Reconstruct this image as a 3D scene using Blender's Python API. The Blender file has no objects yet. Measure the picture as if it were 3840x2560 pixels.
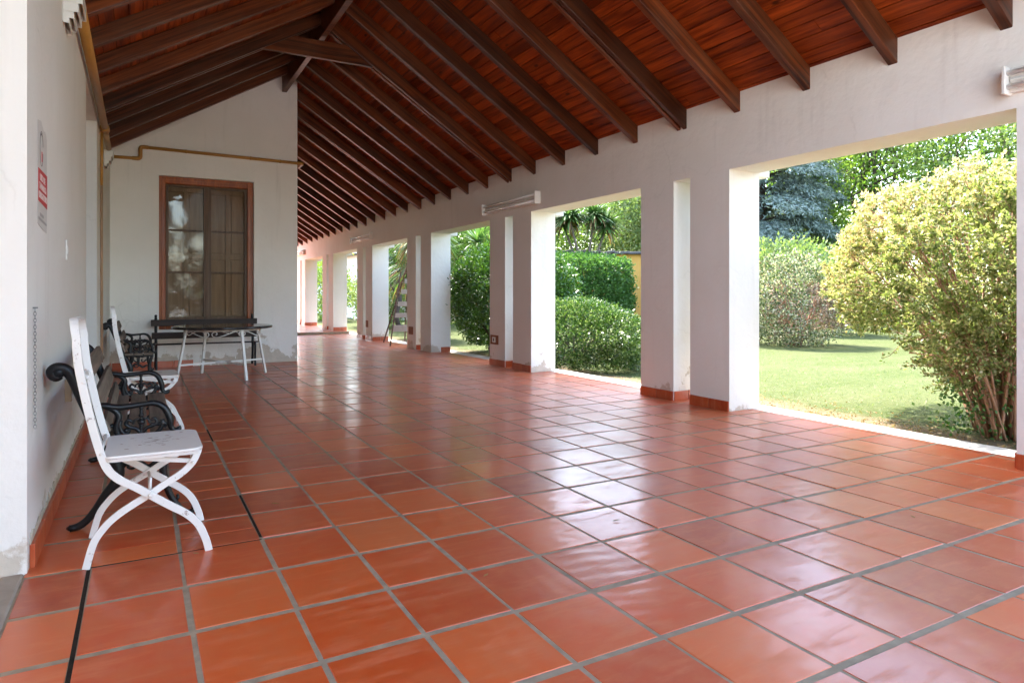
import bpy, bmesh, math, random
import numpy as np
from mathutils import Vector, Matrix
R = math.radians
random.seed(7)
rng = np.random.default_rng(11)
sc = bpy.context.scene
COL = sc.collection

# ------------------------------------------------------------------ camera, sky, sun, exposure
YAW = 0.5072
CAM_H = 1.1
cam_d = bpy.data.cameras.new('camera')
cam = bpy.data.objects.new('camera', cam_d)
COL.objects.link(cam)
cam.location = (0, 0, CAM_H)
cam.rotation_euler = (R(90), 0, -YAW)
cam_d.sensor_width = 36
cam_d.lens = 23.537
cam_d.shift_y = -0.0455
cam_d.clip_start = 0.05
cam_d.clip_end = 2000
sc.camera = cam

SUN_EL, SUN_AZ = 58.0, 10.5          # azimuth from +Y towards +X
w = bpy.data.worlds.new('World')
sc.world = w
w.use_nodes = True
nt = w.node_tree
nt.nodes.clear()
sky = nt.nodes.new('ShaderNodeTexSky')
sky.sky_type = 'NISHITA'
sky.sun_disc = False
sky.sun_elevation = R(SUN_EL)
sky.sun_rotation = R(SUN_AZ)
sky.air_density = 1.0
sky.dust_density = 2.0
bg = nt.nodes.new('ShaderNodeBackground')
bg.inputs['Strength'].default_value = 0.15
wo = nt.nodes.new('ShaderNodeOutputWorld')
tint = nt.nodes.new('ShaderNodeMix'); tint.data_type = 'RGBA'; tint.blend_type = 'MULTIPLY'
tint.inputs[0].default_value = 1.0
tint.inputs[7].default_value = (1.02, 0.99, 0.94, 1)      # slightly hazy sky
nt.links.new(sky.outputs[0], tint.inputs[6])
nt.links.new(tint.outputs[2], bg.inputs[0])
nt.links.new(bg.outputs[0], wo.inputs[0])
sun_d = bpy.data.lights.new('sun', 'SUN')
sun_d.energy = 2.1
sun_d.angle = R(0.53)
sun_d.color = (1.0, 0.95, 0.87)
sun = bpy.data.objects.new('sun', sun_d)
COL.objects.link(sun)
sd = Vector((math.sin(R(SUN_AZ)) * math.cos(R(SUN_EL)), math.cos(R(SUN_AZ)) * math.cos(R(SUN_EL)), math.sin(R(SUN_EL))))
sun.rotation_euler = sd.to_track_quat('Z', 'Y').to_euler()
sun.location = (8, 30, 40)

vs = sc.view_settings
sc.display_settings.display_device = 'sRGB'
vs.view_transform = 'Standard'
vs.look = 'None'
vs.exposure = 3.52
vs.gamma = 1.0
vs.use_curve_mapping = False
cy = sc.cycles
cy.use_denoising = True
cy.max_bounces = 14
cy.diffuse_bounces = 10
cy.glossy_bounces = 4
cy.transmission_bounces = 6
cy.transparent_max_bounces = 12
cy.caustics_reflective = False
cy.caustics_refractive = False
cy.sample_clamp_indirect = 12

# ------------------------------------------------------------------ helpers
def tag(o, label=None, cat=None, group=None, kind=None):
    if label: o['label'] = label
    if cat: o['category'] = cat
    if group: o['group'] = group
    if kind: o['kind'] = kind
    return o

def thing(name, label, cat, loc=(0, 0, 0), group=None, rotz=0.0):
    o = bpy.data.objects.new(name, None)
    COL.objects.link(o)
    o.empty_display_size = 0.2
    o.location = loc
    o.rotation_euler = (0, 0, rotz)
    return tag(o, label, cat, group)

def link(name, me, parent=None):
    o = bpy.data.objects.new(name, me)
    COL.objects.link(o)
    if parent is not None:
        o.parent = parent
    return o

def copy_tree(o, parent=None):
    c = o.copy()
    COL.objects.link(c)
    if parent is not None:
        c.parent = parent
    for ch in list(o.children):
        copy_tree(ch, c)
    return c

def wloc(o):
    v = Vector((0, 0, 0))
    while o is not None:
        v += o.location
        o = o.parent
    return v

def cr(pts, n=6, closed=False):
    P = [Vector(p) for p in pts]
    out = []
    N = len(P)
    segs = N if closed else N - 1
    for i in range(segs):
        if closed:
            p0, p1, p2, p3 = P[(i - 1) % N], P[i], P[(i + 1) % N], P[(i + 2) % N]
        else:
            p0, p1, p2, p3 = P[max(i - 1, 0)], P[i], P[i + 1], P[min(i + 2, N - 1)]
        for k in range(n):
            t = k / n
            out.append(0.5 * ((2 * p1) + (p2 - p0) * t + (2 * p0 - 5 * p1 + 4 * p2 - p3) * t * t + (3 * p1 - p0 - 3 * p2 + p3) * t ** 3))
    if not closed:
        out.append(P[-1])
    return out

class MB:
    def __init__(s):
        s.v = []; s.f = []; s.mi = []; s.sm = []
    def add(s, vs_, fs, mi=0, smooth=False):
        b = len(s.v)
        s.v.extend([tuple(v) for v in vs_])
        for f in fs:
            s.f.append([i + b for i in f]); s.mi.append(mi); s.sm.append(smooth)
        return s
    def box(s, x0, x1, y0, y1, z0, z1, mi=0):
        return s.add([(x0, y0, z0), (x1, y0, z0), (x1, y1, z0), (x0, y1, z0), (x0, y0, z1), (x1, y0, z1), (x1, y1, z1), (x0, y1, z1)],
              [(0, 3, 2, 1), (4, 5, 6, 7), (0, 1, 5, 4), (1, 2, 6, 5), (2, 3, 7, 6), (3, 0, 4, 7)], mi)
    def obox(s, c, ux, uy, uz, mi=0):
        c, ux, uy, uz = Vector(c), Vector(ux), Vector(uy), Vector(uz)
        q = [c + a * ux + b * uy + d * uz for d in (-1, 1) for a, b in ((-1, -1), (1, -1), (1, 1), (-1, 1))]
        return s.add(q, [(0, 3, 2, 1), (4, 5, 6, 7), (0, 1, 5, 4), (1, 2, 6, 5), (2, 3, 7, 6), (3, 0, 4, 7)], mi)
    def prism(s, poly, vec, mi=0):
        vec = Vector(vec); P = [Vector(p) for p in poly]; n = len(P)
        Q = [p + vec for p in P]
        fs = [tuple(range(n))[::-1], tuple(range(n, 2 * n))]
        fs += [(i, (i + 1) % n, n + (i + 1) % n, n + i) for i in range(n)]
        nrm = Vector((0, 0, 0))
        for i in range(n):
            nrm += P[i].cross(P[(i + 1) % n])
        if nrm.dot(vec) < 0:
            fs = [f[::-1] for f in fs]
        return s.add(P + Q, fs, mi)
    def tube(s, pts, r, n=8, mi=0, closed=False, flat=1.0, flatdir=None):
        P = [Vector(p) for p in pts]; m = len(P)
        rr = [r] * m if isinstance(r, (int, float)) else list(r)
        if len(rr) != m:
            rr = [rr[min(int(i * (len(rr) - 1) / max(m - 1, 1)), len(rr) - 2)] * (1 - (i * (len(rr) - 1) / max(m - 1, 1)) % 1) + rr[min(int(i * (len(rr) - 1) / max(m - 1, 1)) + 1, len(rr) - 1)] * ((i * (len(rr) - 1) / max(m - 1, 1)) % 1) for i in range(m)]
        vs_ = []
        prev = None
        for i in range(m):
            if closed:
                t = P[(i + 1) % m] - P[(i - 1) % m]
            else:
                t = P[min(i + 1, m - 1)] - P[max(i - 1, 0)]
            t = t.normalized() if t.length > 1e-9 else Vector((0, 0, 1))
            if flatdir is not None:
                a = Vector(flatdir); a = (a - t * a.dot(t)).normalized()
            elif prev is None:
                a = t.orthogonal().normalized()
            else:
                a = prev - t * prev.dot(t)
                a = a.normalized() if a.length > 1e-6 else t.orthogonal().normalized()
            prev = a
            b = t.cross(a)
            for k in range(n):
                an = 2 * math.pi * k / n
                vs_.append(P[i] + a * (rr[i] * flat * math.cos(an)) + b * (rr[i] * math.sin(an)))
        fs = []
        for i in range(m if closed else m - 1):
            j = (i + 1) % m
            for k in range(n):
                fs.append((i * n + k, i * n + (k + 1) % n, j * n + (k + 1) % n, j * n + k))
        s.add(vs_, fs, mi, True)
        if not closed:
            b0 = len(s.v) - len(vs_)
            s.f.append([b0 + k for k in range(n)][::-1]); s.mi.append(mi); s.sm.append(False)
            s.f.append([b0 + (m - 1) * n + k for k in range(n)]); s.mi.append(mi); s.sm.append(False)
        return s
    def bar(s, pts, side, wd, th, mi=0):
        # flat bar: wd along the fixed side direction, th across the path
        P = [Vector(p) for p in pts]; m = len(P); sd_ = Vector(side).normalized()
        vs_ = []
        for i in range(m):
            t = (P[min(i + 1, m - 1)] - P[max(i - 1, 0)]).normalized()
            nn = t.cross(sd_).normalized()
            for a, b in ((-1, -1), (1, -1), (1, 1), (-1, 1)):
                vs_.append(P[i] + sd_ * (a * wd / 2) + nn * (b * th / 2))
        fs = [(3, 2, 1, 0), tuple((m - 1) * 4 + k for k in range(4))]
        for i in range(m - 1):
            for k in range(4):
                fs.append((i * 4 + k, i * 4 + (k + 1) % 4, i * 4 + 4 + (k + 1) % 4, i * 4 + 4 + k))
        return s.add(vs_, fs, mi)
    def lathe(s, prof, c, n=24, mi=0, smooth=True):
        c = Vector(c); m = len(prof)
        vs_ = [c + Vector((r * math.cos(2 * math.pi * k / n), r * math.sin(2 * math.pi * k / n), z)) for r, z in prof for k in range(n)]
        fs = []
        for i in range(m - 1):
            for k in range(n):
                fs.append((i * n + k, i * n + (k + 1) % n, i * n + n + (k + 1) % n, i * n + n + k))
        s.add(vs_, fs, mi, smooth)
        b0 = len(s.v) - len(vs_)
        s.f.append([b0 + k for k in range(n)][::-1]); s.mi.append(mi); s.sm.append(False)
        s.f.append([b0 + (m - 1) * n + k for k in range(n)]); s.mi.append(mi); s.sm.append(False)
        return s
    def ball(s, c, r, n=10, mi=0, sx=1, sy=1, sz=1):
        c = Vector(c); vs_ = []; fs = []; m = n // 2 + 1
        for i in range(1, m):
            th = math.pi * i / m
            for k in range(n):
                ph = 2 * math.pi * k / n
                vs_.append(c + Vector((sx * r * math.sin(th) * math.cos(ph), sy * r * math.sin(th) * math.sin(ph), sz * r * math.cos(th))))
        vs_ += [c + Vector((0, 0, r * sz)), c - Vector((0, 0, r * sz))]
        T, B = len(vs_) - 2, len(vs_) - 1
        for i in range(m - 2):
            for k in range(n):
                fs.append((i * n + k, i * n + n + k, i * n + n + (k + 1) % n, i * n + (k + 1) % n))
        for k in range(n):
            fs.append((k, (k + 1) % n, T)); fs.append(((m - 2) * n + (k + 1) % n, (m - 2) * n + k, B))
        return s.add(vs_, fs, mi, True)
    def build(s, name, mats, parent=None, origin=None, bevel=0.0, fix=False):
        o0 = wloc(parent) if parent is not None else Vector(origin or (0, 0, 0))
        me = bpy.data.meshes.new(name)
        me.from_pydata([(v[0] - o0.x, v[1] - o0.y, v[2] - o0.z) for v in s.v], [], s.f)
        for m in (mats if isinstance(mats, (list, tuple)) else [mats]):
            me.materials.append(m)
        me.polygons.foreach_set('material_index', s.mi)
        me.polygons.foreach_set('use_smooth', s.sm)
        me.update()
        o = link(name, me, parent)
        if parent is None:
            o.location = o0
        if bevel:
            b = o.modifiers.new('bevel', 'BEVEL'); b.width = bevel; b.segments = 2; b.limit_method = 'ANGLE'; b.angle_limit = R(40)
        return o

# ------------------------------------------------------------------ materials
def mat(name):
    m = bpy.data.materials.new(name); m.use_nodes = True
    t = m.node_tree; t.nodes.clear()
    out = t.nodes.new('ShaderNodeOutputMaterial')
    b = t.nodes.new('ShaderNodeBsdfPrincipled')
    t.links.new(b.outputs[0], out.inputs[0])
    return m, t, b, out

def N(t, typ, **kw):
    n = t.nodes.new(typ)
    for k_, v in kw.items():
        if k_.startswith('i_'):
            n.inputs[k_[2:].replace('_', ' ')].default_value = v
        else:
            setattr(n, k_, v)
    return n

def noise(t, vec, scale, detail=4, rough=0.6, dist=0.0):
    n = N(t, 'ShaderNodeTexNoise')
    n.inputs['Scale'].default_value = scale; n.inputs['Detail'].default_value = detail
    n.inputs['Roughness'].default_value = rough; n.inputs['Distortion'].default_value = dist
    if vec is not None: t.links.new(vec, n.inputs['Vector'])
    return n.outputs['Fac']

def ramp(t, fac, stops, mode='LINEAR'):
    n = N(t, 'ShaderNodeValToRGB'); n.color_ramp.interpolation = mode
    e = n.color_ramp.elements
    while len(e) < len(stops): e.new(0.5)
    for k_, (p, c) in enumerate(stops):
        e[k_].position = p
        e[k_].color = (c, c, c, 1) if isinstance(c, (int, float)) else (*c, 1)
    t.links.new(fac, n.inputs[0])
    return n.outputs[0]

def mix(t, fac, a, b, mode='MIX'):
    n = N(t, 'ShaderNodeMix', data_type='RGBA', blend_type=mode)
    for sock, val in ((0, fac), (6, a), (7, b)):
        if isinstance(val, (int, float)): n.inputs[sock].default_value = val
        elif isinstance(val, tuple): n.inputs[sock].default_value = (*val, 1)
        else: t.links.new(val, n.inputs[sock])
    return n.outputs[2]

def math_(t, op, a, b=None, c=None, clamp=False):
    n = N(t, 'ShaderNodeMath', operation=op, use_clamp=clamp)
    for k_, val in enumerate((a, b, c)):
        if val is None: continue
        if isinstance(val, (int, float)): n.inputs[k_].default_value = val
        else: t.links.new(val, n.inputs[k_])
    return n.outputs[0]

def bump(t, b, h, strength=0.3, dist=0.01):
    n = N(t, 'ShaderNodeBump'); n.inputs['Strength'].default_value = strength; n.inputs['Distance'].default_value = dist
    t.links.new(h, n.inputs['Height']); t.links.new(n.outputs[0], b.inputs['Normal'])

def geo(t, what='Position'):
    return N(t, 'ShaderNodeNewGeometry').outputs[what]

def mapping(t, vec, scale=(1, 1, 1), rot=(0, 0, 0), loc=(0, 0, 0)):
    n = N(t, 'ShaderNodeMapping'); n.inputs['Scale'].default_value = scale; n.inputs['Rotation'].default_value = rot; n.inputs['Location'].default_value = loc
    t.links.new(vec, n.inputs[0]); return n.outputs[0]

def sep(t, vec):
    n = N(t, 'ShaderNodeSeparateXYZ'); t.links.new(vec, n.inputs[0]); return n.outputs

def plaster(name, base, damp_h=0.35, damp_col=(0.50, 0.42, 0.33), scuff=0.5, damp_bias=0.0):
    m, t, b, out = mat(name)
    pos = geo(t)
    big = noise(t, pos, 0.9, 3)
    fine = noise(t, pos, 14, 5)
    c = mix(t, ramp(t, big, [(0.3, 0.0), (0.75, 1.0)]), base, tuple(x * y for x, y in zip(base, (0.93, 0.915, 0.89))))
    # thin grey streaks running down, scuffs, small chips
    st = noise(t, mapping(t, pos, (7, 7, 0.55)), 1.0, 4)
    c = mix(t, math_(t, 'MULTIPLY', ramp(t, st, [(0.58, 0.0), (0.8, 1.0)]), 0.28 * scuff), c, (0.40, 0.37, 0.33))
    sp = noise(t, mapping(t, pos, (5, 5, 9)), 1.6, 6, 0.7)
    c = mix(t, math_(t, 'MULTIPLY', ramp(t, sp, [(0.72, 0.0), (0.76, 1.0)]), 0.45 * scuff), c, (0.33, 0.28, 0.24))
    vo = N(t, 'ShaderNodeTexVoronoi', feature='DISTANCE_TO_EDGE'); vo.inputs['Scale'].default_value = 0.8
    wpos = N(t, 'ShaderNodeVectorMath', operation='ADD'); t.links.new(pos, wpos.inputs[0])
    nz = N(t, 'ShaderNodeTexNoise'); nz.inputs['Scale'].default_value = 2.5; nz.inputs['Detail'].default_value = 6; t.links.new(pos, nz.inputs['Vector'])
    sc_n = N(t, 'ShaderNodeVectorMath', operation='SCALE'); sc_n.inputs['Scale'].default_value = 0.5; t.links.new(nz.outputs['Color'], sc_n.inputs[0])
    t.links.new(sc_n.outputs[0], wpos.inputs[1]); t.links.new(wpos.outputs[0], vo.inputs['Vector'])
    crk = math_(t, 'MULTIPLY', ramp(t, vo.outputs['Distance'], [(0.0, 1.0), (0.006, 0.0)]), ramp(t, big, [(0.52, 0.0), (0.62, 1.0)]))
    c = mix(t, math_(t, 'MULTIPLY', crk, 0.2 * scuff), c, (0.30, 0.26, 0.22))
    if damp_h > 0:
        z = sep(t, pos)[2]
        n1 = noise(t, pos, 2.6, 7, 0.62)
        lim = math_(t, 'MULTIPLY', math_(t, 'SUBTRACT', n1, 0.44 - damp_bias), damp_h * 4.2)
        d = math_(t, 'SUBTRACT', lim, z)
        msk = N(t, 'ShaderNodeMapRange'); t.links.new(d, msk.inputs[0])
        msk.inputs[1].default_value = 0.0; msk.inputs[2].default_value = 0.05
        n2 = noise(t, pos, 9, 5)
        dc = mix(t, n2, tuple(x * 0.72 for x in damp_col), tuple(min(1, x * 1.32) for x in damp_col))
        c = mix(t, math_(t, 'MULTIPLY', msk.outputs[0], 0.75), c, dc)
        hsum = math_(t, 'SUBTRACT', fine, math_(t, 'MULTIPLY', msk.outputs[0], 0.5))
    else:
        hsum = fine
    t.links.new(c, b.inputs['Base Color'])
    b.inputs['Roughness'].default_value = 0.85
    b.inputs['Specular IOR Level'].default_value = 0.25
    bump(t, b, math_(t, 'ADD', math_(t, 'ADD', hsum, math_(t, 'MULTIPLY', big, 1.6)), math_(t, 'MULTIPLY', noise(t, pos, 4.5, 3), 1.8)), 0.5, 0.010)
    return m

M_WALL = plaster('white_plaster', (0.82, 0.805, 0.77), 0.34, scuff=0.7)
M_GABLE = plaster('gable_plaster', (0.87, 0.855, 0.825), 0.62, scuff=0.8)
M_WALL_L = plaster('house_plaster', (0.80, 0.785, 0.755), 0.26, scuff=0.8)
M_LINT = plaster('arcade_plaster', (0.82, 0.805, 0.77), 0.0, scuff=0.7)

def wood(name, dark, light, stretch=(0.7, 22, 22), rough=0.38, knots=False, tone=False, bumpy=0.25, dust=0.0, dust_c=(0.24, 0.17, 0.13), coord='Object'):
    m, t, b, out = mat(name)
    if coord == 'Object':
        vec = N(t, 'ShaderNodeTexCoord').outputs['Object']
    else:
        vec = geo(t)
    oi = N(t, 'ShaderNodeObjectInfo').outputs['Random']
    off = N(t, 'ShaderNodeCombineXYZ')
    for k_ in range(3): t.links.new(math_(t, 'MULTIPLY', oi, 37.0), off.inputs[k_])
    va = N(t, 'ShaderNodeVectorMath', operation='ADD'); t.links.new(vec, va.inputs[0]); t.links.new(off.outputs[0], va.inputs[1])
    vec = va.outputs[0]
    if tone:
        at = N(t, 'ShaderNodeAttribute', attribute_name='tone')
        o2 = N(t, 'ShaderNodeCombineXYZ')
        for k_ in range(3): t.links.new(math_(t, 'MULTIPLY', at.outputs['Fac'], 53.0 + 7 * k_), o2.inputs[k_])
        vb = N(t, 'ShaderNodeVectorMath', operation='ADD'); t.links.new(vec, vb.inputs[0]); t.links.new(o2.outputs[0], vb.inputs[1])
        vec = vb.outputs[0]
    g = noise(t, mapping(t, vec, stretch), 1.0, 6, 0.62, 0.6)
    g2 = noise(t, mapping(t, vec, tuple(3.2 * x for x in stretch)), 1.0, 3, 0.5)
    fac = math_(t, 'ADD', math_(t, 'MULTIPLY', g, 0.75), math_(t, 'MULTIPLY', g2, 0.25))
    c = ramp(t, fac, [(0.36, dark), (0.64, light)])
    if tone:
        k1 = math_(t, 'ADD', math_(t, 'MULTIPLY', at.outputs['Fac'], 0.75), 0.6)
        cc = N(t, 'ShaderNodeVectorMath', operation='SCALE'); t.links.new(c, cc.inputs[0]); t.links.new(k1, cc.inputs['Scale'])
        c = cc.outputs[0]
    if knots:
        v = N(t, 'ShaderNodeTexVoronoi', feature='F1'); v.inputs['Scale'].default_value = 1.0
        t.links.new(mapping(t, vec, (4.5, 1.9, 4.5)), v.inputs['Vector'])
        kn = ramp(t, v.outputs['Distance'], [(0.05, 1.0), (0.10, 0.0)])
        c = mix(t, math_(t, 'MULTIPLY', kn, 0.85), c, tuple(x * 0.22 for x in dark))
    if dust > 0:
        dn = noise(t, vec, 1.7, 5)
        c = mix(t, math_(t, 'MULTIPLY', ramp(t, dn, [(0.42, 0.0), (0.7, 1.0)]), dust), c, dust_c)
    if name == 'rafter_wood':
        k2 = math_(t, 'ADD', math_(t, 'MULTIPLY', oi, 0.85), 0.45)
        c2_ = N(t, 'ShaderNodeVectorMath', operation='SCALE'); t.links.new(c, c2_.inputs[0]); t.links.new(k2, c2_.inputs['Scale'])
        c = c2_.outputs[0]
    t.links.new(c, b.inputs['Base Color'])
    rn = noise(t, vec, 5, 3)
    t.links.new(math_(t, 'ADD', math_(t, 'MULTIPLY', rn, 0.25), rough - 0.1), b.inputs['Roughness'])
    b.inputs['Specular IOR Level'].default_value = 0.18 if tone else 0.3
    bump(t, b, fac, bumpy, 0.004)
    return m

M_DECK = wood('ceiling_board_wood', (0.085, 0.010, 0.002), (0.35, 0.064, 0.009), stretch=(18, 1.1, 18), rough=0.42, knots=True, tone=True)
M_RAFT = wood('rafter_wood', (0.022, 0.004, 0.0015), (0.20, 0.052, 0.014), stretch=(0.8, 26, 26), rough=0.34, dust=0.4, dust_c=(0.12, 0.062, 0.036))
M_FRAME = wood('varnished_frame_wood', (0.20, 0.036, 0.006), (0.42, 0.11, 0.017), stretch=(16, 16, 0.9), rough=0.33, coord='Pos')
M_LEAFW = wood('sash_wood', (0.085, 0.045, 0.022), (0.16, 0.09, 0.05), stretch=(18, 18, 1.0), rough=0.45, coord='Pos')
M_SHUT = wood('shutter_wood', (0.19, 0.105, 0.052), (0.27, 0.16, 0.085), stretch=(14, 14, 0.9), rough=0.6, coord='Pos')
M_SLAT = wood('weathered_slat_wood', (0.10, 0.075, 0.055), (0.24, 0.18, 0.14), stretch=(26, 1.2, 26), rough=0.65, bumpy=0.5)
M_DSLAT = wood('dark_slat_wood', (0.018, 0.009, 0.007), (0.04, 0.02, 0.014), stretch=(1.2, 24, 24), rough=0.5)

def terracotta(name, use_tile=True):
    m, t, b, out = mat(name)
    pos = geo(t)
    at = N(t, 'ShaderNodeAttribute', attribute_name='tone').outputs['Fac']
    at2 = N(t, 'ShaderNodeAttribute', attribute_name='ripple').outputs['Fac']
    uv = N(t, 'ShaderNodeTexCoord').outputs['UV']
    c = ramp(t, at, [(0.0, (0.32, 0.030, 0.003)), (0.35, (0.52, 0.062, 0.004)), (0.7, (0.60, 0.092, 0.009)), (1.0, (0.60, 0.13, 0.026))])
    n1 = noise(t, pos, 7, 5, 0.65)
    c = mix(t, ramp(t, n1, [(0.35, 0.0), (0.75, 1.0)]), c, mix(t, 0.5, c, (0.52, 0.15, 0.05)))
    n2 = noise(t, mapping(t, pos, (2.2, 9, 1)), 1.5, 5, 0.7)
    worn = ramp(t, n2, [(0.50, 0.0), (0.68, 1.0)])
    c = mix(t, math_(t, 'MULTIPLY', worn, 0.30), c, (0.60, 0.26, 0.14))
    n4 = noise(t, pos, 1.3, 4, 0.6)
    c = mix(t, math_(t, 'MULTIPLY', ramp(t, n4, [(0.35, 0.0), (0.8, 1.0)]), 0.16), c, (0.55, 0.22, 0.12))
    n3 = noise(t, pos, 38, 3, 0.7)
    c = mix(t, math_(t, 'MULTIPLY', ramp(t, n3, [(0.80, 0.0), (0.84, 1.0)]), 0.6), c, (0.12, 0.05, 0.03))
    n5 = noise(t, mapping(t, pos, (1, 1, 1), loc=(9, 4, 0)), 26, 4, 0.75)
    c = mix(t, math_(t, 'MULTIPLY', ramp(t, n5, [(0.73, 0.0), (0.76, 1.0)]), 0.7), c, (0.62, 0.46, 0.38))
    t.links.new(c, b.inputs['Base Color'])
    r = math_(t, 'ADD', math_(t, 'MULTIPLY', noise(t, pos, 3.1, 2, 0.5), 0.22), 0.32)
    r = math_(t, 'ADD', r, math_(t, 'MULTIPLY', at, 0.05))
    r = math_(t, 'ADD', r, math_(t, 'MULTIPLY', worn, 0.12))
    t.links.new(r, b.inputs['Roughness'])
    b.inputs['Specular IOR Level'].default_value = 0.5
    t.links.new(math_(t, 'SUBTRACT', 0.46, math_(t, 'MULTIPLY', worn, 0.34)), b.inputs['Coat Weight'])
    t.links.new(math_(t, 'ADD', math_(t, 'MULTIPLY', noise(t, pos, 2.2, 3, 0.6), 0.16), 0.10), b.inputs['Coat Roughness'])
    if use_tile:
        wv = N(t, 'ShaderNodeTexWave', wave_type='BANDS', bands_direction='X')
        wv.inputs['Scale'].default_value = 0.9; wv.inputs['Distortion'].default_value = 2.6; wv.inputs['Detail'].default_value = 1
        wv.inputs['Detail Scale'].default_value = 0.8
        t.links.new(uv, wv.inputs['Vector'])
        h = math_(t, 'MULTIPLY', wv.outputs['Fac'], at2)
        lf = noise(t, pos, 4.0, 2)
        h = math_(t, 'ADD', math_(t, 'MULTIPLY', h, 0.20), math_(t, 'MULTIPLY', lf, 1.3))
        h = math_(t, 'ADD', h, math_(t, 'MULTIPLY', n3, 0.05))
        bump(t, b, h, 0.34, 0.006)
        t.links.new(b.inputs['Normal'].links[0].from_socket, b.inputs['Coat Normal'])
    else:
        bump(t, b, n1, 0.3, 0.003)
    return m

M_TILE = terracotta('waxed_terracotta')
M_SKIRT = terracotta('skirting_terracotta', False)

def simple(name, col, rough=0.5, metal=0.0, var=0.15, nscale=8, bs=0.0, spec=0.5):
    m, t, b, out = mat(name)
    pos = geo(t)
    n = noise(t, pos, nscale, 5)
    t.links.new(mix(t, n, tuple(x * (1 - var) for x in col), tuple(min(1, x * (1 + var)) for x in col)), b.inputs['Base Color'])
    b.inputs['Roughness'].default_value = rough; b.inputs['Metallic'].default_value = metal
    b.inputs['Specular IOR Level'].default_value = spec
    if bs: bump(t, b, noise(t, pos, nscale * 4, 4), bs, 0.003)
    return m

M_GROUT = simple('cement_grout', (0.31, 0.255, 0.185), 1.0, var=0.5, nscale=14, bs=0.5, spec=0.05)
M_GROUTD = simple('dark_joint', (0.030, 0.024, 0.019), 0.95, var=0.6, nscale=30, spec=0.03)
M_CEM = simple('cement_strip', (0.33, 0.28, 0.23), 0.95, var=0.35, nscale=9, bs=0.5, spec=0.05)
M_SIDE = simple('beige_side_paving', (0.55, 0.46, 0.36), 0.7, var=0.08, nscale=3, bs=0.2)
M_KERB = simple('concrete_kerb', (0.58, 0.55, 0.50), 0.85, var=0.15, nscale=6, bs=0.4)
M_IRON = simple('black_cast_iron', (0.008, 0.008, 0.009), 0.36, 0.0, 0.35, 30, 0.25, 0.35)
M_GRANITE = simple('black_granite', (0.025, 0.023, 0.024), 0.12, 0.0, 0.6, 60)
M_PIPE = simple('brown_pipe', (0.40, 0.19, 0.035), 0.42, 0.0, 0.2, 5)
M_PIPED = simple('faded_pipe', (0.36, 0.235, 0.12), 0.6, 0.0, 0.25, 6)
M_WPL = simple('white_enamel', (0.72, 0.70, 0.66), 0.45, 0.0, 0.06, 5)
M_TUBEL = simple('fluorescent_tube', (0.82, 0.82, 0.82), 0.15, 0.0, 0.02, 3)
M_STEEL = simple('grey_steel', (0.24, 0.24, 0.24), 0.45, 0.7, 0.2, 40)
M_CARD = simple('tan_box', (0.46, 0.33, 0.20), 0.8, 0.0, 0.12, 12)
M_RUST = simple('rusty_plate', (0.26, 0.10, 0.045), 0.85, 0.0, 0.45, 16, 0.4)
M_DARK = simple('dark_void', (0.03, 0.028, 0.026), 0.8)
M_ROOFT = simple('dark_roof_tile', (0.085, 0.08, 0.085), 0.6, 0, 0.3, 5)
M_YELL = simple('ochre_render', (0.74, 0.40, 0.10), 0.9, 0, 0.06, 3, 0.2)
M_WHITEB = simple('white_render', (0.72, 0.72, 0.70), 0.9, 0, 0.05, 3, 0.2)
M_PAPER = simple('poster_paper', (0.60, 0.575, 0.545), 0.6, 0, 0.05, 8)
M_RED = simple('poster_red', (0.55, 0.045, 0.05), 0.55, 0, 0.1, 8)
M_PTXT = simple('poster_lettering', (0.72, 0.60, 0.56), 0.6, 0, 0.05, 8)
M_PGREY = simple('poster_grey', (0.20, 0.19, 0.185), 0.6, 0, 0.1, 8)
M_BARK = simple('grey_brown_bark', (0.15, 0.115, 0.085), 0.9, 0, 0.35, 14, 0.6)
M_BARKD = simple('dark_bark', (0.07, 0.05, 0.04), 0.9, 0, 0.35, 14, 0.6)
M_TWIG = simple('russet_twig', (0.36, 0.19, 0.115), 0.85, 0, 0.35, 20, 0.4)
M_SHEATH = simple('dry_palm_leaf', (0.34, 0.21, 0.11), 0.85, 0, 0.3, 14, 0.3)
M_STANDW = simple('weathered_white_timber', (0.40, 0.32, 0.27), 0.75, 0, 0.25, 8, 0.3)
M_STANDR = simple('brown_stand_rail', (0.12, 0.06, 0.04), 0.7, 0, 0.3, 10)

def paint_rust(name='white_paint_with_rust', seat=False):
    m, t, b, out = mat(name)
    pos = N(t, 'ShaderNodeTexCoord').outputs['Object']
    n = noise(t, pos, 16, 6, 0.7)
    if seat:
        dd = N(t, 'ShaderNodeVectorMath', operation='DISTANCE'); t.links.new(pos, dd.inputs[0]); dd.inputs[1].default_value = (0.07, 0.22, 0.45)
        n = math_(t, 'ADD', noise(t, mapping(t, pos, (13, 26, 13)), 1.6, 6, 0.75), math_(t, 'MULTIPLY', math_(t, 'SUBTRACT', 0.13, dd.outputs['Value']), 0.9))
    k_ = ramp(t, n, [(0.615, 0.0), (0.66, 1.0)])
    n2 = noise(t, pos, 4, 3)
    c = mix(t, n2, (0.78, 0.765, 0.74), (0.70, 0.675, 0.64))
    c = mix(t, math_(t, 'MULTIPLY', k_, 0.75), c, (0.24, 0.13, 0.085))
    t.links.new(c, b.inputs['Base Color'])
    b.inputs['Roughness'].default_value = 0.42
    bump(t, b, math_(t, 'SUBTRACT', n2, math_(t, 'MULTIPLY', k_, 0.4)), 0.25, 0.003)
    return m
M_PAINT = paint_rust()
M_SEAT = paint_rust('rusted_seat_paint', True)

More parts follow.
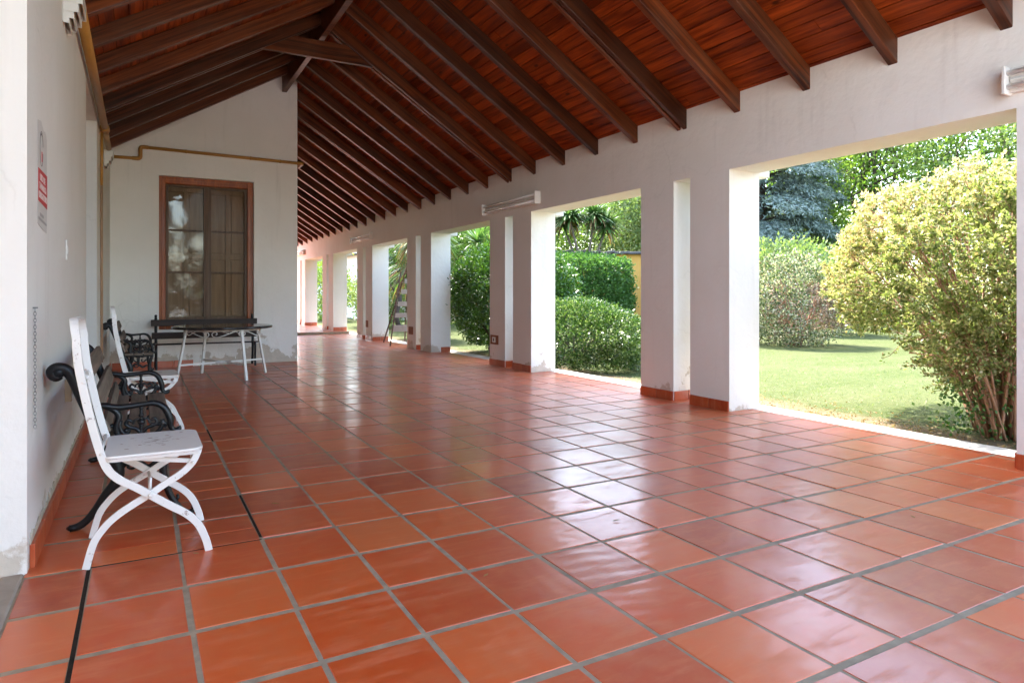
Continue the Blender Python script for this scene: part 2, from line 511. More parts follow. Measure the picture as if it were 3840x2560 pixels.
def glass(name, amt, lo, hi):
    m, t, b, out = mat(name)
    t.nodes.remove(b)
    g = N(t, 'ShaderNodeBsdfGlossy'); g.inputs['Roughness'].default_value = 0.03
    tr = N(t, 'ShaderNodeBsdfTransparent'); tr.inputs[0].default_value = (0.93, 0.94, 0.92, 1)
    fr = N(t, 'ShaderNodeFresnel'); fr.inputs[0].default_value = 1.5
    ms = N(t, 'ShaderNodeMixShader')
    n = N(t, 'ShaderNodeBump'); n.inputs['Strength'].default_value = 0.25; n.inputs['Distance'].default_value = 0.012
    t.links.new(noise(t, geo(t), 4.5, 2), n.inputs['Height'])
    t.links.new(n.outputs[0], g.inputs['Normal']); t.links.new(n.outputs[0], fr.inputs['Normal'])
    pm = ramp(t, noise(t, mapping(t, geo(t), (1, 1, 0.8)), 3.2, 4, 0.6, 0.5), [(0.47, lo), (0.66, hi)])  # noise mask paints reflection patches by varying the reflectivity
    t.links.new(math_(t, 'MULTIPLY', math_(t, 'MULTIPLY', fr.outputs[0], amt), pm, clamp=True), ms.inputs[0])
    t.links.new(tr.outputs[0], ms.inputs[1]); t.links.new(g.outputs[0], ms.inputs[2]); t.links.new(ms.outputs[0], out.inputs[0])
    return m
M_GLASS = glass('patchy_reflection_glass', 1.0, 0.15, 1.6)  # left sash: reflections boosted in painted patches
M_GLASS2 = glass('weak_reflection_glass', 1.0, 0.06, 0.16)  # right sash: same glass with its reflections damped

def leafmat(name, cols, trans=0.35, rough=0.5, spec=0.4):
    m, t, b, out = mat(name)
    rnd = geo(t, 'Random Per Island')
    c = ramp(t, rnd, [(i / max(1, len(cols) - 1), cc) for i, cc in enumerate(cols)])
    t.links.new(c, b.inputs['Base Color'])
    b.inputs['Roughness'].default_value = rough
    b.inputs['Specular IOR Level'].default_value = spec
    tl = N(t, 'ShaderNodeBsdfTranslucent')
    tc = mix(t, 1.0, c, (1.15, 1.25, 0.65), 'MULTIPLY')
    t.links.new(tc, tl.inputs[0])
    ms = N(t, 'ShaderNodeMixShader'); ms.inputs[0].default_value = trans
    t.links.new(b.outputs[0], ms.inputs[1]); t.links.new(tl.outputs[0], ms.inputs[2]); t.links.new(ms.outputs[0], out.inputs[0])
    return m

L_ABELIA = leafmat('yellow_green_leaf', [(0.10, 0.15, 0.04), (0.19, 0.24, 0.075), (0.31, 0.34, 0.14), (0.50, 0.47, 0.30)], 0.42)
L_TIP = leafmat('peach_tip_highlight_leaf', [(0.55, 0.38, 0.22), (0.62, 0.48, 0.34), (0.54, 0.50, 0.24), (0.70, 0.60, 0.50)], 0.35)  # peach tips, paled to serve as painted highlights too
L_CLIP = leafmat('clipped_shrub_leaf', [(0.02, 0.055, 0.009), (0.045, 0.105, 0.015), (0.085, 0.16, 0.03), (0.27, 0.33, 0.14)], 0.22, 0.36, 0.5)  # palest stop paints glossy glints into some leaves
L_HEDGE = leafmat('hedge_leaf', [(0.04, 0.11, 0.02), (0.07, 0.155, 0.035), (0.13, 0.23, 0.065)], 0.36, 0.45)
L_GLOSSY = leafmat('glossy_dark_leaf', [(0.025, 0.075, 0.012), (0.05, 0.125, 0.015), (0.11, 0.20, 0.03)], 0.22, 0.28, 0.55)
L_VARI = leafmat('variegated_leaf', [(0.03, 0.07, 0.02), (0.07, 0.11, 0.04), (0.30, 0.31, 0.19), (0.58, 0.56, 0.43)], 0.3)
L_CEDAR = leafmat('blue_needle', [(0.10, 0.145, 0.13), (0.18, 0.23, 0.205), (0.29, 0.345, 0.315)], 0.25, 0.6)
L_TREE = leafmat('tree_leaf', [(0.06, 0.13, 0.02), (0.11, 0.20, 0.03), (0.18, 0.27, 0.05), (0.26, 0.33, 0.09)], 0.48)
L_TREE2 = leafmat('pale_tree_leaf', [(0.10, 0.16, 0.05), (0.17, 0.23, 0.08), (0.24, 0.30, 0.12)], 0.4)
L_PALM = leafmat('strap_leaf', [(0.05, 0.12, 0.03), (0.09, 0.18, 0.05), (0.16, 0.24, 0.08)], 0.3, 0.4)
L_DRY = leafmat('dry_strap_leaf', [(0.28, 0.17, 0.08), (0.38, 0.25, 0.13)], 0.25, 0.8)

def lawn_mat():
    m, t, b, out = mat('lawn')
    pos = geo(t)
    n1 = noise(t, mapping(t, pos, (0.5, 1.6, 1), (0, 0, 0.5)), 0.8, 6, 0.65); n2 = noise(t, pos, 11, 9, 0.82)
    c = mix(t, ramp(t, n2, [(0.36, 0.0), (0.62, 1.0)]), (0.030, 0.052, 0.009), (0.080, 0.091, 0.034))
    c = mix(t, math_(t, 'MULTIPLY', ramp(t, n1, [(0.38, 0.0), (0.68, 1.0)]), 0.5), c, (0.10, 0.104, 0.050))
    x = sep(t, pos)[0]
    e = math_(t, 'SUBTRACT', math_(t, 'ADD', 5.55, math_(t, 'MULTIPLY', noise(t, pos, 1.7, 6, 0.7), 1.1)), x)
    k_ = N(t, 'ShaderNodeMapRange'); t.links.new(e, k_.inputs[0]); k_.inputs[1].default_value = -0.15; k_.inputs[2].default_value = 0.2
    n3 = noise(t, pos, 30, 4, 0.8)
    c = mix(t, math_(t, 'MULTIPLY', k_.outputs[0], 0.85), c, mix(t, n3, (0.09, 0.055, 0.035), (0.24, 0.18, 0.125)))
    t.links.new(c, b.inputs['Base Color'])
    b.inputs['Roughness'].default_value = 0.95; b.inputs['Specular IOR Level'].default_value = 0.1
    bump(t, b, n2, 0.6, 0.03)
    return m
M_LAWN = lawn_mat()
L_GRASS = leafmat('grass_blade', [(0.09, 0.15, 0.04), (0.13, 0.18, 0.06), (0.19, 0.21, 0.10)], 0.45)

# ------------------------------------------------------------------ ground, paving, floor
XL, XP, XO = -0.39, 4.858, 5.262       # left wall face, arcade inner and outer face
YD = 11.456                            # end wall
STEP_Y, STEP_H = 18.8, 0.07
g = MB()
g.add([(5.2, -200, -0.07), (400, -200, -0.07), (400, 600, -0.07), (5.2, 600, -0.07)], [(0, 1, 2, 3)])
g.add([(-400, 60, -0.08), (5.2, 60, -0.08), (5.2, 600, -0.08), (-400, 600, -0.08)], [(0, 1, 2, 3)])
g.add([(-400, -200, -0.08), (-0.45, -200, -0.08), (-0.45, 60, -0.08), (-400, 60, -0.08)], [(0, 1, 2, 3)])
tag(g.build('lawn', M_LAWN), kind='structure')
k = MB()
k.box(5.225, 5.50, -16, 40, -0.12, -0.012)
k.box(5.18, 5.225, -16, 40, -0.12, -0.004)
tag(k.build('kerb', M_KERB, bevel=0.012), kind='structure')
s = MB()
s.box(-12, -0.475, -1.99, 3.24, -0.2, -0.004)
tag(s.build('side_paving', M_SIDE), kind='structure')
s = MB()
s.box(-14, 5.18, -16, -2.0, -0.2, -0.006)  # unseen pale ground added behind the camera to bounce sunlight inside
tag(s.build('bounce_ground', simple('pale_bounce_ground', (0.66, 0.63, 0.58), 0.8, var=0.08, nscale=3), ), kind='structure')
s = MB()
s.box(-0.475, -0.40, -2.0, 3.24, -0.2, 0.006)
tag(s.build('threshold_strip', M_CEM, bevel=0.008), kind='structure')

def tile_floor(name, x0, x1, y0, y1, zb, ox, oy, skip=None):
    PX, PY = 0.33005, 0.38614
    V = []; F = []; mi = []; tone = []; rip = []; uvs = []
    xs = [ox + i * PX for i in range(-2, 24)]
    ys = [oy + j * PY for j in range(-60, 90)]
    for i in range(len(xs) - 1):
        xa, xb = max(xs[i], x0), min(xs[i + 1], x1)
        if xb - xa < 0.05: continue
        for j in range(len(ys) - 1):
            ya, yb = max(ys[j], y0), min(ys[j + 1], y1)
            if yb - ya < 0.05: continue
            cuts = [(ya, yb)]
            if 3.19 < (ya + yb) / 2 < 4.7 and xb < 0.5 and xa > -0.2 and (j % 2 == 0):
                mcut = ya + 0.45 * (yb - ya)
                cuts = [(ya, mcut + 0.004), (mcut - 0.004, yb)]
            for (a, c2) in cuts:
                gx = 0.0072
                gy = 0.0125
                if len(cuts) == 2: gy = 0.005
                jx, jy = rng.normal(0, 0.0014, 2)
                far = min(1.0, max(0.0, (a - 4) / 10.0))
                gx2 = gx + rng.normal(0, 0.0012); gy2 = gy * (1 - 0.25 * far) + rng.normal(0, 0.001)
                X0, X1, Y0, Y1 = xa + gx2 + jx, xb - gx2 + jx, a + gy2 + jy, c2 - gy2 + jy
                tx, ty = rng.normal(0, 0.0028, 2); dz = rng.normal(0, 0.0004)
                cx, cy_ = (X0 + X1) / 2, (Y0 + Y1) / 2
                bvl = 0.003
                def zz(x, y): return zb + dz + tx * (x - cx) + ty * (y - cy_)
                base = len(V)
                for (px, py) in ((X0 + bvl, Y0 + bvl), (X1 - bvl, Y0 + bvl), (X1 - bvl, Y1 - bvl), (X0 + bvl, Y1 - bvl)):
                    V.append((px, py, zz(px, py)))
                for (px, py) in ((X0, Y0), (X1, Y0), (X1, Y1), (X0, Y1)):
                    V.append((px, py, zb - 0.0034))
                F.append((base, base + 1, base + 2, base + 3))
                for q in range(4):
                    F.append((base + q, base + 4 + q, base + 4 + (q + 1) % 4, base + (q + 1) % 4))
                tn = float(np.clip(rng.beta(1.5, 2.0) + (0.16 if cx > 3.2 else 0.0) * rng.random() * 1.6, 0, 1))
                rp = float(rng.choice([0.06, 0.12, 0.25, 0.5, 1.0, 1.0]))
                ang = rng.choice([0, 0, 0, 0.12, -0.15, 1.57]); an = ang + rng.normal(0, 0.06)
                sx, sy = rng.random(2) * 40
                for f in range(5):
                    tone.append(tn); rip.append(rp); mi.append(0)
                def uvp(px, py):
                    lx, ly = (px - cx) / PX * 1.6, (py - cy_) / PY * 1.6
                    return (sx + lx * math.sin(an) + ly * math.cos(an), sy + lx * math.cos(an) - ly * math.sin(an))
                for f in F[-5:]:
                    for vi in f: uvs.append(uvp(V[vi][0], V[vi][1]))
    b0 = len(V)
    V += [(x0, y0, zb - 0.0021), (x1, y0, zb - 0.0021), (x1, y1, zb - 0.0021), (x0, y1, zb - 0.0021)]
    F.append((b0, b0 + 1, b0 + 2, b0 + 3)); mi.append(1); tone.append(0); rip.append(0); uvs += [(0, 0)] * 4
    # body under the tiles
    V += [(x0, y0, zb - 0.25), (x1, y0, zb - 0.25), (x1, y1, zb - 0.25), (x0, y1, zb - 0.25)]
    for q in range(4):
        F.append((b0 + (q + 1) % 4, b0 + q, b0 + 4 + q, b0 + 4 + (q + 1) % 4)); mi.append(1); tone.append(0); rip.append(0); uvs += [(0, 0)] * 4
    if name == 'tiled_floor':
        # old blackened joints beside the wall
        def joint(xa, xb, ya, yb):
            bb = len(V)
            V.extend([(xa, ya, zb - 0.0012), (xb, ya, zb - 0.0012), (xb, yb, zb - 0.0012), (xa, yb, zb - 0.0012)])
            F.append((bb, bb + 1, bb + 2, bb + 3)); mi.append(2); tone.append(0); rip.append(0); uvs.extend([(0, 0)] * 4)
        joint(ox - 0.0068, ox + 0.0068, -1, 3.18)
        joint(ox + 2 * PX - 0.005, ox + 2 * PX + 0.006, 3.22, 3.95)
        joint(ox + 2 * PX - 0.006, ox + 2 * PX + 0.006, 5.5, 6.0)
        joint(ox, ox + 2 * PX, oy - 0.006, oy + 0.006)
    me = bpy.data.meshes.new(name)
    me.from_pydata(V, [], F)
    for m in (M_TILE, M_GROUT, M_GROUTD): me.materials.append(m)
    me.polygons.foreach_set('material_index', mi)
    for nm, dat in (('tone', tone), ('ripple', rip)):
        a = me.attributes.new(nm, 'FLOAT', 'FACE'); a.data.foreach_set('value', dat)
    ul = me.uv_layers.new(name='UVMap')
    ul.data.foreach_set('uv', [c for uv in uvs for c in uv])
    me.update()
    return tag(link(name, me), kind='structure')

tile_floor('tiled_floor', -0.40, 5.18, -1.99, STEP_Y, 0.0, -0.17994, 3.19157)
tile_floor('raised_floor', 2.1, 5.18, STEP_Y, 38, STEP_H, -0.17994, 3.19157 + 0.12)

def tones(me, vals, name='tone'):
    a = me.attributes.new(name, 'FLOAT', 'FACE'); a.data.foreach_set('value', vals)

# ------------------------------------------------------------------ roof
RS, LS = 0.645, 0.600                  # slopes of the two sides
ZR0 = 2.985                            # underside of boards at arcade face
RX = 2.075                             # ridge
ZRIDGE = ZR0 + RS * (XP - RX)
def deck_z(x):
    return ZR0 - RS * (x - XP) if x >= RX else ZRIDGE - LS * (RX - x)
ROOF_Y0, ROOF_Y1 = -0.35, 25.2
roof = thing('veranda_roof', 'long dark timber roof with exposed rafters and varnished boards over the gallery', 'roof', (RX, 8, ZRIDGE))

def deck(name, xa, xb):
    V = MB(); tn = []
    slope_len = math.hypot(xb - xa, deck_z(xb) - deck_z(xa))
    n = int(round(slope_len / 0.125))
    d = Vector((xb - xa, 0, deck_z(xb) - deck_z(xa))) / n
    up = Vector((-d.z, 0, d.x)).normalized()
    if up.z < 0: up = -up
    for i in range(n):
        p = Vector((xa, 0, deck_z(xa))) + d * (i + 0.5)
        y = ROOF_Y0 + rng.random() * 2.5 - 2.5
        while y < ROOF_Y1:
            L = rng.uniform(2.2, 4.2)
            a, b_ = max(y, ROOF_Y0), min(y + L, ROOF_Y1)
            y += L
            if b_ - a < 0.05: continue
            c = p + Vector((0, (a + b_) / 2, 0)) + up * (0.011 + rng.uniform(0, 0.0015))
            V.obox(c, d * 0.5 * 0.94, (0, (b_ - a) / 2 - 0.0015, 0), up * 0.011)
            tn += [float(np.clip(rng.normal(0.5, 0.2), 0, 1))] * 6
    # dark sheathing above the boards
    p = Vector((xa, 0, deck_z(xa))) + d * n / 2 + up * 0.032 + Vector((0, (ROOF_Y0 + ROOF_Y1) / 2, 0))
    V.obox(p, d * n / 2, (0, (ROOF_Y1 - ROOF_Y0) / 2, 0), up * 0.007, 1); tn += [0.5] * 6
    p = p + up * 0.05
    V.obox(p, d * n / 2 * 1.01, (0, (ROOF_Y1 - ROOF_Y0) / 2 + 0.05, 0), up * 0.03, 2); tn += [0.5] * 6
    o = V.build(name, [M_DECK, M_DARK, M_ROOFT], roof)
    tones(o.data, tn)
    return o
deck('ceiling_boards', RX, 5.47)
deck('ceiling_boards', RX, -0.62)

def rafter_mesh(name, L, dep, wid):
    b = MB()
    b.box(-L / 2, L / 2, -wid / 2, wid / 2, -dep, 0)
    me_o = b.build(name, M_RAFT, None, bevel=0.006)
    return me_o
LR = math.hypot(5.44 - 2.10, RS * (5.44 - 2.10))
LL = math.hypot(2.05 + 0.60, LS * (2.05 + 0.60))
DEPR, DEPL = 0.158, 0.14
pr = rafter_mesh('rafter', LR, DEPR, 0.072)
pl = rafter_mesh('rafter', LL, DEPL, 0.072)
prt = rafter_mesh('rafter', LR, DEPR + 0.008, 0.05)
plt_ = rafter_mesh('rafter', LL, DEPL + 0.006, 0.05)
def put_rafter(proto, side, y, first):
    o = proto if first else proto.copy()
    if not first: COL.objects.link(o)
    o.parent = roof
    xc = (5.44 + 2.10) / 2 if side > 0 else (2.05 - 0.60) / 2
    zc = deck_z(xc) - 0.001
    o.location = Vector((xc, y + random.gauss(0, 0.006), zc + random.uniform(0.0, 0.008))) - roof.location
    o.rotation_euler = (random.gauss(0, 0.008), (math.atan(RS) if side > 0 else -math.atan(LS)) + random.gauss(0, 0.0012), random.gauss(0, 0.0022))
used = set()
PITCH = 0.7333
for nidx in range(-23, 23):
    y = 8.82 + nidx * PITCH
    if not (ROOF_Y0 < y < ROOF_Y1): continue
    truss = nidx % 5 == 0
    for side in (1, -1):
        if side < 0 and y > YD: continue
        if side < 0 and y > YD - 0.12: continue
        if truss:
            p = prt if side > 0 else plt_
            for dy in (-0.043, 0.043):
                put_rafter(p, side, y + dy, (side, 't') not in used); used.add((side, 't'))
        else:
            p = pr if side > 0 else pl
            put_rafter(p, side, y, (side, 'n') not in used); used.add((side, 'n'))
    if truss and y < YD:
        # collar tie clipped to the underside of the rafters
        zb, zt = 4.165, 4.395
        def xr(z): return XP - (z - (ZR0 - 0.187)) / RS
        def xl(z): return RX - (ZRIDGE - 0.163 - z) / LS
        c = MB()
        c.prism([(xl(zb) - 0.02, y - 0.03, zb), (xr(zb) + 0.02, y - 0.03, zb), (xr(zt) + 0.02, y - 0.03, zt), (xl(zt) - 0.02, y - 0.03, zt)], (0, 0.06, 0))
        c.build('collar_tie', M_RAFT, roof, bevel=0.004)
rb = MB()
rb.box(2.04, 2.115, ROOF_Y0, YD - 0.004, 4.43, ZRIDGE - 0.02)
rb.build('ridge_beam', M_RAFT, roof, bevel=0.006)
fb = MB()
fb.box(5.44, 5.47, ROOF_Y0, ROOF_Y1, deck_z(5.455) - 0.15, deck_z(5.47) - 0.002)
fb.build('fascia_board', M_RAFT, roof)

# ------------------------------------------------------------------ arcade wall with piers
arc = thing('arcade_wall', 'long white plastered arcade wall with square openings and twin piers facing the garden', 'wall', (5.06, 8, 0))
ZL = 2.283
AY0, AY1 = -0.3, 25.6
lm = MB()
def top(x): return deck_z(x) - 0.003
lm.prism([(XP, AY0, ZL), (XO, AY0, ZL), (XO, AY0, top(XO)), (XP, AY0, top(XP))], (0, AY1 - AY0, 0))
lm.build('lintel_wall', M_LINT, arc)
groups = [0.871, 4.523, 8.181, 11.924, 15.62, 19.342, 23.08]
SLOT = {4.523: (0.515, 0.755, 1.275), 8.181: (0.533, 0.778, 1.286), 11.924: (0.544, 0.807, 1.31)}
for gi, y0 in enumerate(groups):
    a, b_, c = SLOT.get(y0, (0.53, 0.775, 1.285))
    zb = STEP_H if y0 > STEP_Y else 0.0
    for half, (ya, yb) in enumerate(((y0, y0 + a), (y0 + b_, y0 + c))):
        p = MB()
        p.box(XP, XO, ya, yb, zb - 0.1, ZL - 0.0005 + (0.0 if half == 0 else 0.0))
        pier = p.build('pier', M_WALL, arc)
        lg = MB(); lg.box(XO + 0.0005, XO + 0.15, ya, yb, ZL - 0.035, ZL + 0.068)
        lg.build('ledge', M_LINT, pier, bevel=0.006)
        k = MB()
        sk = 0.096
        t_ = 0.014
        front = not (y0 == 11.924 or y0 == 15.62 and False or (y0 == 19.342))
        if y0 == 0.871: front = True
        def blk(x0, x1, y0_, y1_):
            # row of skirting tiles with thin joints
            L = max(x1 - x0, y1_ - y0_); nn = max(1, round(L / 0.26))
            for q in range(nn):
                if (x1 - x0) > (y1_ - y0_):
                    xa_, xb_ = x0 + (x1 - x0) * q / nn + 0.003, x0 + (x1 - x0) * (q + 1) / nn - 0.003
                    k.box(xa_, xb_, y0_, y1_, zb - 0.006, zb + sk + random.uniform(-0.003, 0.003))
                else:
                    ya_, yb_ = y0_ + (y1_ - y0_) * q / nn + 0.003, y0_ + (y1_ - y0_) * (q + 1) / nn - 0.003
                    k.box(x0, x1, ya_, yb_, zb - 0.006, zb + sk + random.uniform(-0.003, 0.003))
        if front:
            blk(XP - t_, XP - 0.0005, ya, yb)
        if half == 1:
            blk(XP + 0.002, XO - 0.01, ya - t_, ya - 0.0005)      # inside the slot
        elif y0 in (15.62, 19.342, 23.08):
            blk(XP + 0.002, XO - 0.01, ya - t_, ya - 0.0005)
        elif y0 == 11.924:
            blk(XP + 0.20, XO - 0.01, ya - t_, ya - 0.0005)
        if half == 1 and y0 == 0.871:
            blk(XP + 0.002, XO - 0.01, yb + 0.0005, yb + t_)
        if k.v:
            ko = k.build('skirting', M_SKIRT, pier, bevel=0.004)
            tones(ko.data, [float(v) for v in np.repeat(rng.uniform(0.0, 0.3, len(k.f) // 6), 6)])
    sl = MB()
    sl.box(XP + 0.0, XO, y0 + a, y0 + b_, zb - 0.1, zb - 0.0)
    if y0 > STEP_Y:
        pass

# ------------------------------------------------------------------ house: left wall, end wall, window, skirting
house = thing('white_house', 'white plastered house wall on the left with shuttered window under the gable', 'house', (-0.6, 8, 0))
def topl(x): return deck_z(x) - 0.004
hw = MB()
RZ = 2.888
# left wall, split round the doorway recess
hw.prism([(XL, 3.24, -0.1), (-2.6, 3.24, -0.1), (-2.6, 3.24, topl(XL) - 0.02), (XL, 3.24, topl(XL))], (0, 6.55 - 3.24, 0))
hw.prism([(XL, 8.114, -0.1), (-2.6, 8.114, -0.1), (-2.6, 8.114, topl(XL) - 0.02), (XL, 8.114, topl(XL))], (0, 11.9 - 8.114, 0))
hw.prism([(XL, 6.55, RZ), (-2.6, 6.55, RZ), (-2.6, 6.55, topl(XL) - 0.02), (XL, 6.55, topl(XL))], (0, 8.114 - 6.55, 0))
hw.box(-2.6, -0.80, 6.55, 8.114, -0.1, RZ)
hw.build('side_wall', M_WALL_L, house)
wd = MB()
wx0, wx1, wz0, wz1 = 0.251, 1.606, 0.57, 2.915
HX = 2.2855
T = 0.32
P = lambda x, z: (x, YD, z)
wd.prism([P(XL + 0.002, -0.1), P(wx0, -0.1), P(wx0, topl(wx0)), P(XL + 0.002, topl(XL + 0.002))], (0, T, 0))
wd.prism([P(wx1, -0.1), P(HX, -0.1), P(HX, topl(HX)), P(RX, topl(RX)), P(wx1, topl(wx1))], (0, T, 0))
wd.prism([P(wx0, wz1), P(wx1, wz1), P(wx1, topl(wx1)), P(wx0, topl(wx0))], (0, T, 0))
wd.prism([P(wx0, -0.1), P(wx1, -0.1), P(wx1, wz0), P(wx0, wz0)], (0, T, 0))
wd.box(XL + 0.003, -0.02, YD - 0.022, YD - 0.0005, -0.1, topl(-0.02) - 0.25)     # shallow pilaster
wd.prism([(XL + 0.003, YD - 0.022, topl(-0.02) - 0.25), (-0.02, YD - 0.022, topl(-0.02) - 0.25), (-0.02, YD - 0.022, topl(-0.02)), (XL + 0.003, YD - 0.022, topl(XL + 0.003))], (0, 0.0215, 0))
wd.build('gable_wall', M_GABLE, house)
hs = MB()
hs.prism([(HX - 0.3, YD + T, -0.1), (HX, YD + T, -0.1), (HX, YD + T, topl(HX)), (HX - 0.3, YD + T, topl(HX) - 0.05)], (0, 25.2 - YD - T, 0))
hs.build('flank_wall', M_WALL, house)
sk = MB(); tl = []
def skrow(x0, x1, y0, y1, n, along):
    for q in range(n):
        j = random.uniform(-0.003, 0.003)
        if along == 'y':
            sk.box(x0, x1, y0 + (y1 - y0) * q / n + 0.003, y0 + (y1 - y0) * (q + 1) / n - 0.003, -0.006, 0.098 + j)
        else:
            sk.box(x0 + (x1 - x0) * q / n + 0.003, x0 + (x1 - x0) * (q + 1) / n - 0.003, y0, y1, -0.006, 0.098 + j)
        tl.extend([random.uniform(0.0, 0.25)] * 6)
skrow(XL + 0.0005, XL + 0.02, 3.30, 6.55, 10, 'y')
skrow(XL + 0.0005, XL + 0.02, 8.114, YD - 0.03, 10, 'y')
skrow(XL + 0.03, 0.72, YD - 0.040, YD - 0.0225, 4, 'x')
so = sk.build('skirting', M_SKIRT, house, bevel=0.004)
tones(so.data, tl)
# torn mortar edge on top of the skirting
me_ = MB()
ptop = []
yv = 3.30
while yv < 6.5:
    ptop.append((XL + 0.0006, yv, 0.104 + abs(random.gauss(0, 0.014)) * (1.5 if yv < 4.4 else 0.8)))
    yv += random.uniform(0.012, 0.05)
for q in range(len(ptop) - 1):
    a_, c_ = ptop[q], ptop[q + 1]
    me_.prism([(XL + 0.0006, a_[1], 0.094), (XL + 0.0006, c_[1], 0.094), c_, a_], (0.005, 0, 0))
me_.build('mortar_edge', simple('old_mortar', (0.50, 0.43, 0.34), 0.9, var=0.3, nscale=20, bs=0.6), house)
pc = MB(); pc.box(-5.0, -0.64, -1.5, 3.239, 2.95, 3.07)  # unseen slab added to keep sky light off the near wall end
pc.build('light_block_slab', M_WALL_L, house)
pc = MB(); pc.box(-5.0, 0.25, -1.5, -1.3, -0.1, 2.949); pc.build('light_block_wall', M_WALL_L, house)  # unseen wall added to block light from behind the camera
pc = MB(); pc.box(-5.2, -5.001, -1.5, 3.239, -0.1, 2.949); pc.build('light_block_wall', M_WALL_L, house)  # unseen side wall added to block light from the left
# doorway in the recess
dr = MB()
dr.box(-0.80 + 0.001, -0.74, 6.62, 8.05, 0.0, 2.82)
dr.build('door', M_LEAFW, house, bevel=0.005)

# window: frame, two sashes with glass, shutters behind
win = MB()
fy0, fy1 = YD + 0.07, YD + 0.16
fw = 0.092
win.box(wx0 + 0.002, wx0 + fw, fy0, fy1, wz0 + 0.001, wz1 - 0.002)
win.box(wx1 - fw, wx1 - 0.002, fy0, fy1, wz0 + 0.001, wz1 - 0.002)
win.box(wx0 + fw, wx1 - fw, fy0, fy1, wz1 - 0.115, wz1 - 0.002)
win.box(wx0 + fw, wx1 - fw, fy0, fy1, wz0 + 0.001, wz0 + 0.10)
# stepped inner moulding
win.box(wx0 + 0.03, wx0 + fw + 0.0, fy0 - 0.015, fy0 - 0.0005, wz0 + 0.003, wz1 - 0.05)
win.box(wx1 - fw, wx1 - 0.03, fy0 - 0.015, fy0 - 0.0005, wz0 + 0.003, wz1 - 0.05)
win.box(wx0 + fw, wx1 - fw, fy0 - 0.015, fy0 - 0.0005, wz1 - 0.105, wz1 - 0.05)
wroot = win.build('window', M_FRAME, house, bevel=0.006)
wroot['label'] = 'tall varnished window with two glazed sashes and closed inner shutters'
xi0, xi1 = wx0 + fw + 0.002, wx1 - fw - 0.002
xm = (xi0 + xi1) / 2
zi0, zi1 = wz0 + 0.10, wz1 - 0.117
sy0, sy1 = YD + 0.10, YD + 0.145
def sash(xa, xb):
    b = MB()
    st = 0.038; sti = 0.055
    la, lb = (st, sti) if xa < xm - 0.1 else (sti, st)
    b.box(xa, xa + la, sy0, sy1, zi0, zi1); b.box(xb - lb, xb, sy0, sy1, zi0, zi1)
    b.box(xa + la, xb - lb, sy0 + 0.001, sy1 - 0.001, zi0, zi0 + 0.085); b.box(xa + la, xb - lb, sy0 + 0.001, sy1 - 0.001, zi1 - 0.03, zi1)
    zs = [2.10, 1.45]
    for z in zs:
        b.box(xa + la, xb - lb, sy0 + 0.006, sy1 - 0.006, z - 0.014, z + 0.014)
    so_ = b.build('sash', M_LEAFW, wroot, bevel=0.004)
    gl = MB()
    yy = (sy0 + sy1) / 2
    lev = [zi0 + 0.085, 1.436, 1.464, 2.086, 2.114, zi1 - 0.03]
    for q in range(3):
        ti = (random.uniform(-0.006, 0.006), random.uniform(-0.006, 0.006))
        z0, z1 = lev[2 * q], lev[2 * q + 1]
        gl.add([(xa + la, yy - ti[0], z0), (xb - lb, yy + ti[0], z0), (xb - lb, yy + ti[0] + ti[1], z1), (xa + la, yy - ti[0] + ti[1], z1)], [(0, 1, 2, 3)])
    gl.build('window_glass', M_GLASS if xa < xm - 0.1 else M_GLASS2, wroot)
sash(xi0, xm - 0.002); sash(xm + 0.002, xi1)
mul = MB()
mul.box(xm - 0.022, xm + 0.022, sy0 - 0.014, sy0 - 0.0005, zi0 + 0.02, zi1 - 0.01)
mul.build('meeting_stile', M_LEAFW, wroot, bevel=0.006)
def shutter(xa, xb):
    b = MB(); y0, y1 = YD + 0.175, YD + 0.235
    z0, z1 = zi0 - 0.02, zi1 + 0.03
    b.box(xa, xb, y0 + 0.030, y1, z0, z1)
    n = 2; wdt = (xb - xa) / n
    rails = [z0, 0.93, 1.78, z1]
    for q in range(n + 1):
        xc = xa + q * wdt
        b.box(max(xa, xc - 0.030), min(xb, xc + 0.030), y0, y0 + 0.0295, z0, z1)
    for z, hh in ((z0 + 0.05, 0.05), (1.70, 0.035), (z1 - 0.07, 0.06)):
        for q in range(n):
            b.box(xa + q * wdt + 0.0302, xa + (q + 1) * wdt - 0.0302, y0 + 0.0004, y0 + 0.0295, z - hh, z + hh)
    # raised fields
    for q in range(n):
        for (za, zb) in ((z0 + 0.10, 1.665), (1.735, z1 - 0.13)):
            b.box(xa + q * wdt + 0.056, xa + (q + 1) * wdt - 0.056, y0 + 0.008, y0 + 0.0295, za + 0.03, zb - 0.03)
    b.build('shutter', M_SHUT, wroot, bevel=0.003)
shutter(xi0 - 0.02, xm - 0.003); shutter(xm + 0.003, xi1 + 0.02)
bk = MB(); bk.box(wx0 - 0.1, wx1 + 0.1, YD + T + 0.002, YD + T + 0.03, wz0 - 0.1, wz1 + 0.1)
bk.build('window_backing', M_DARK, house)

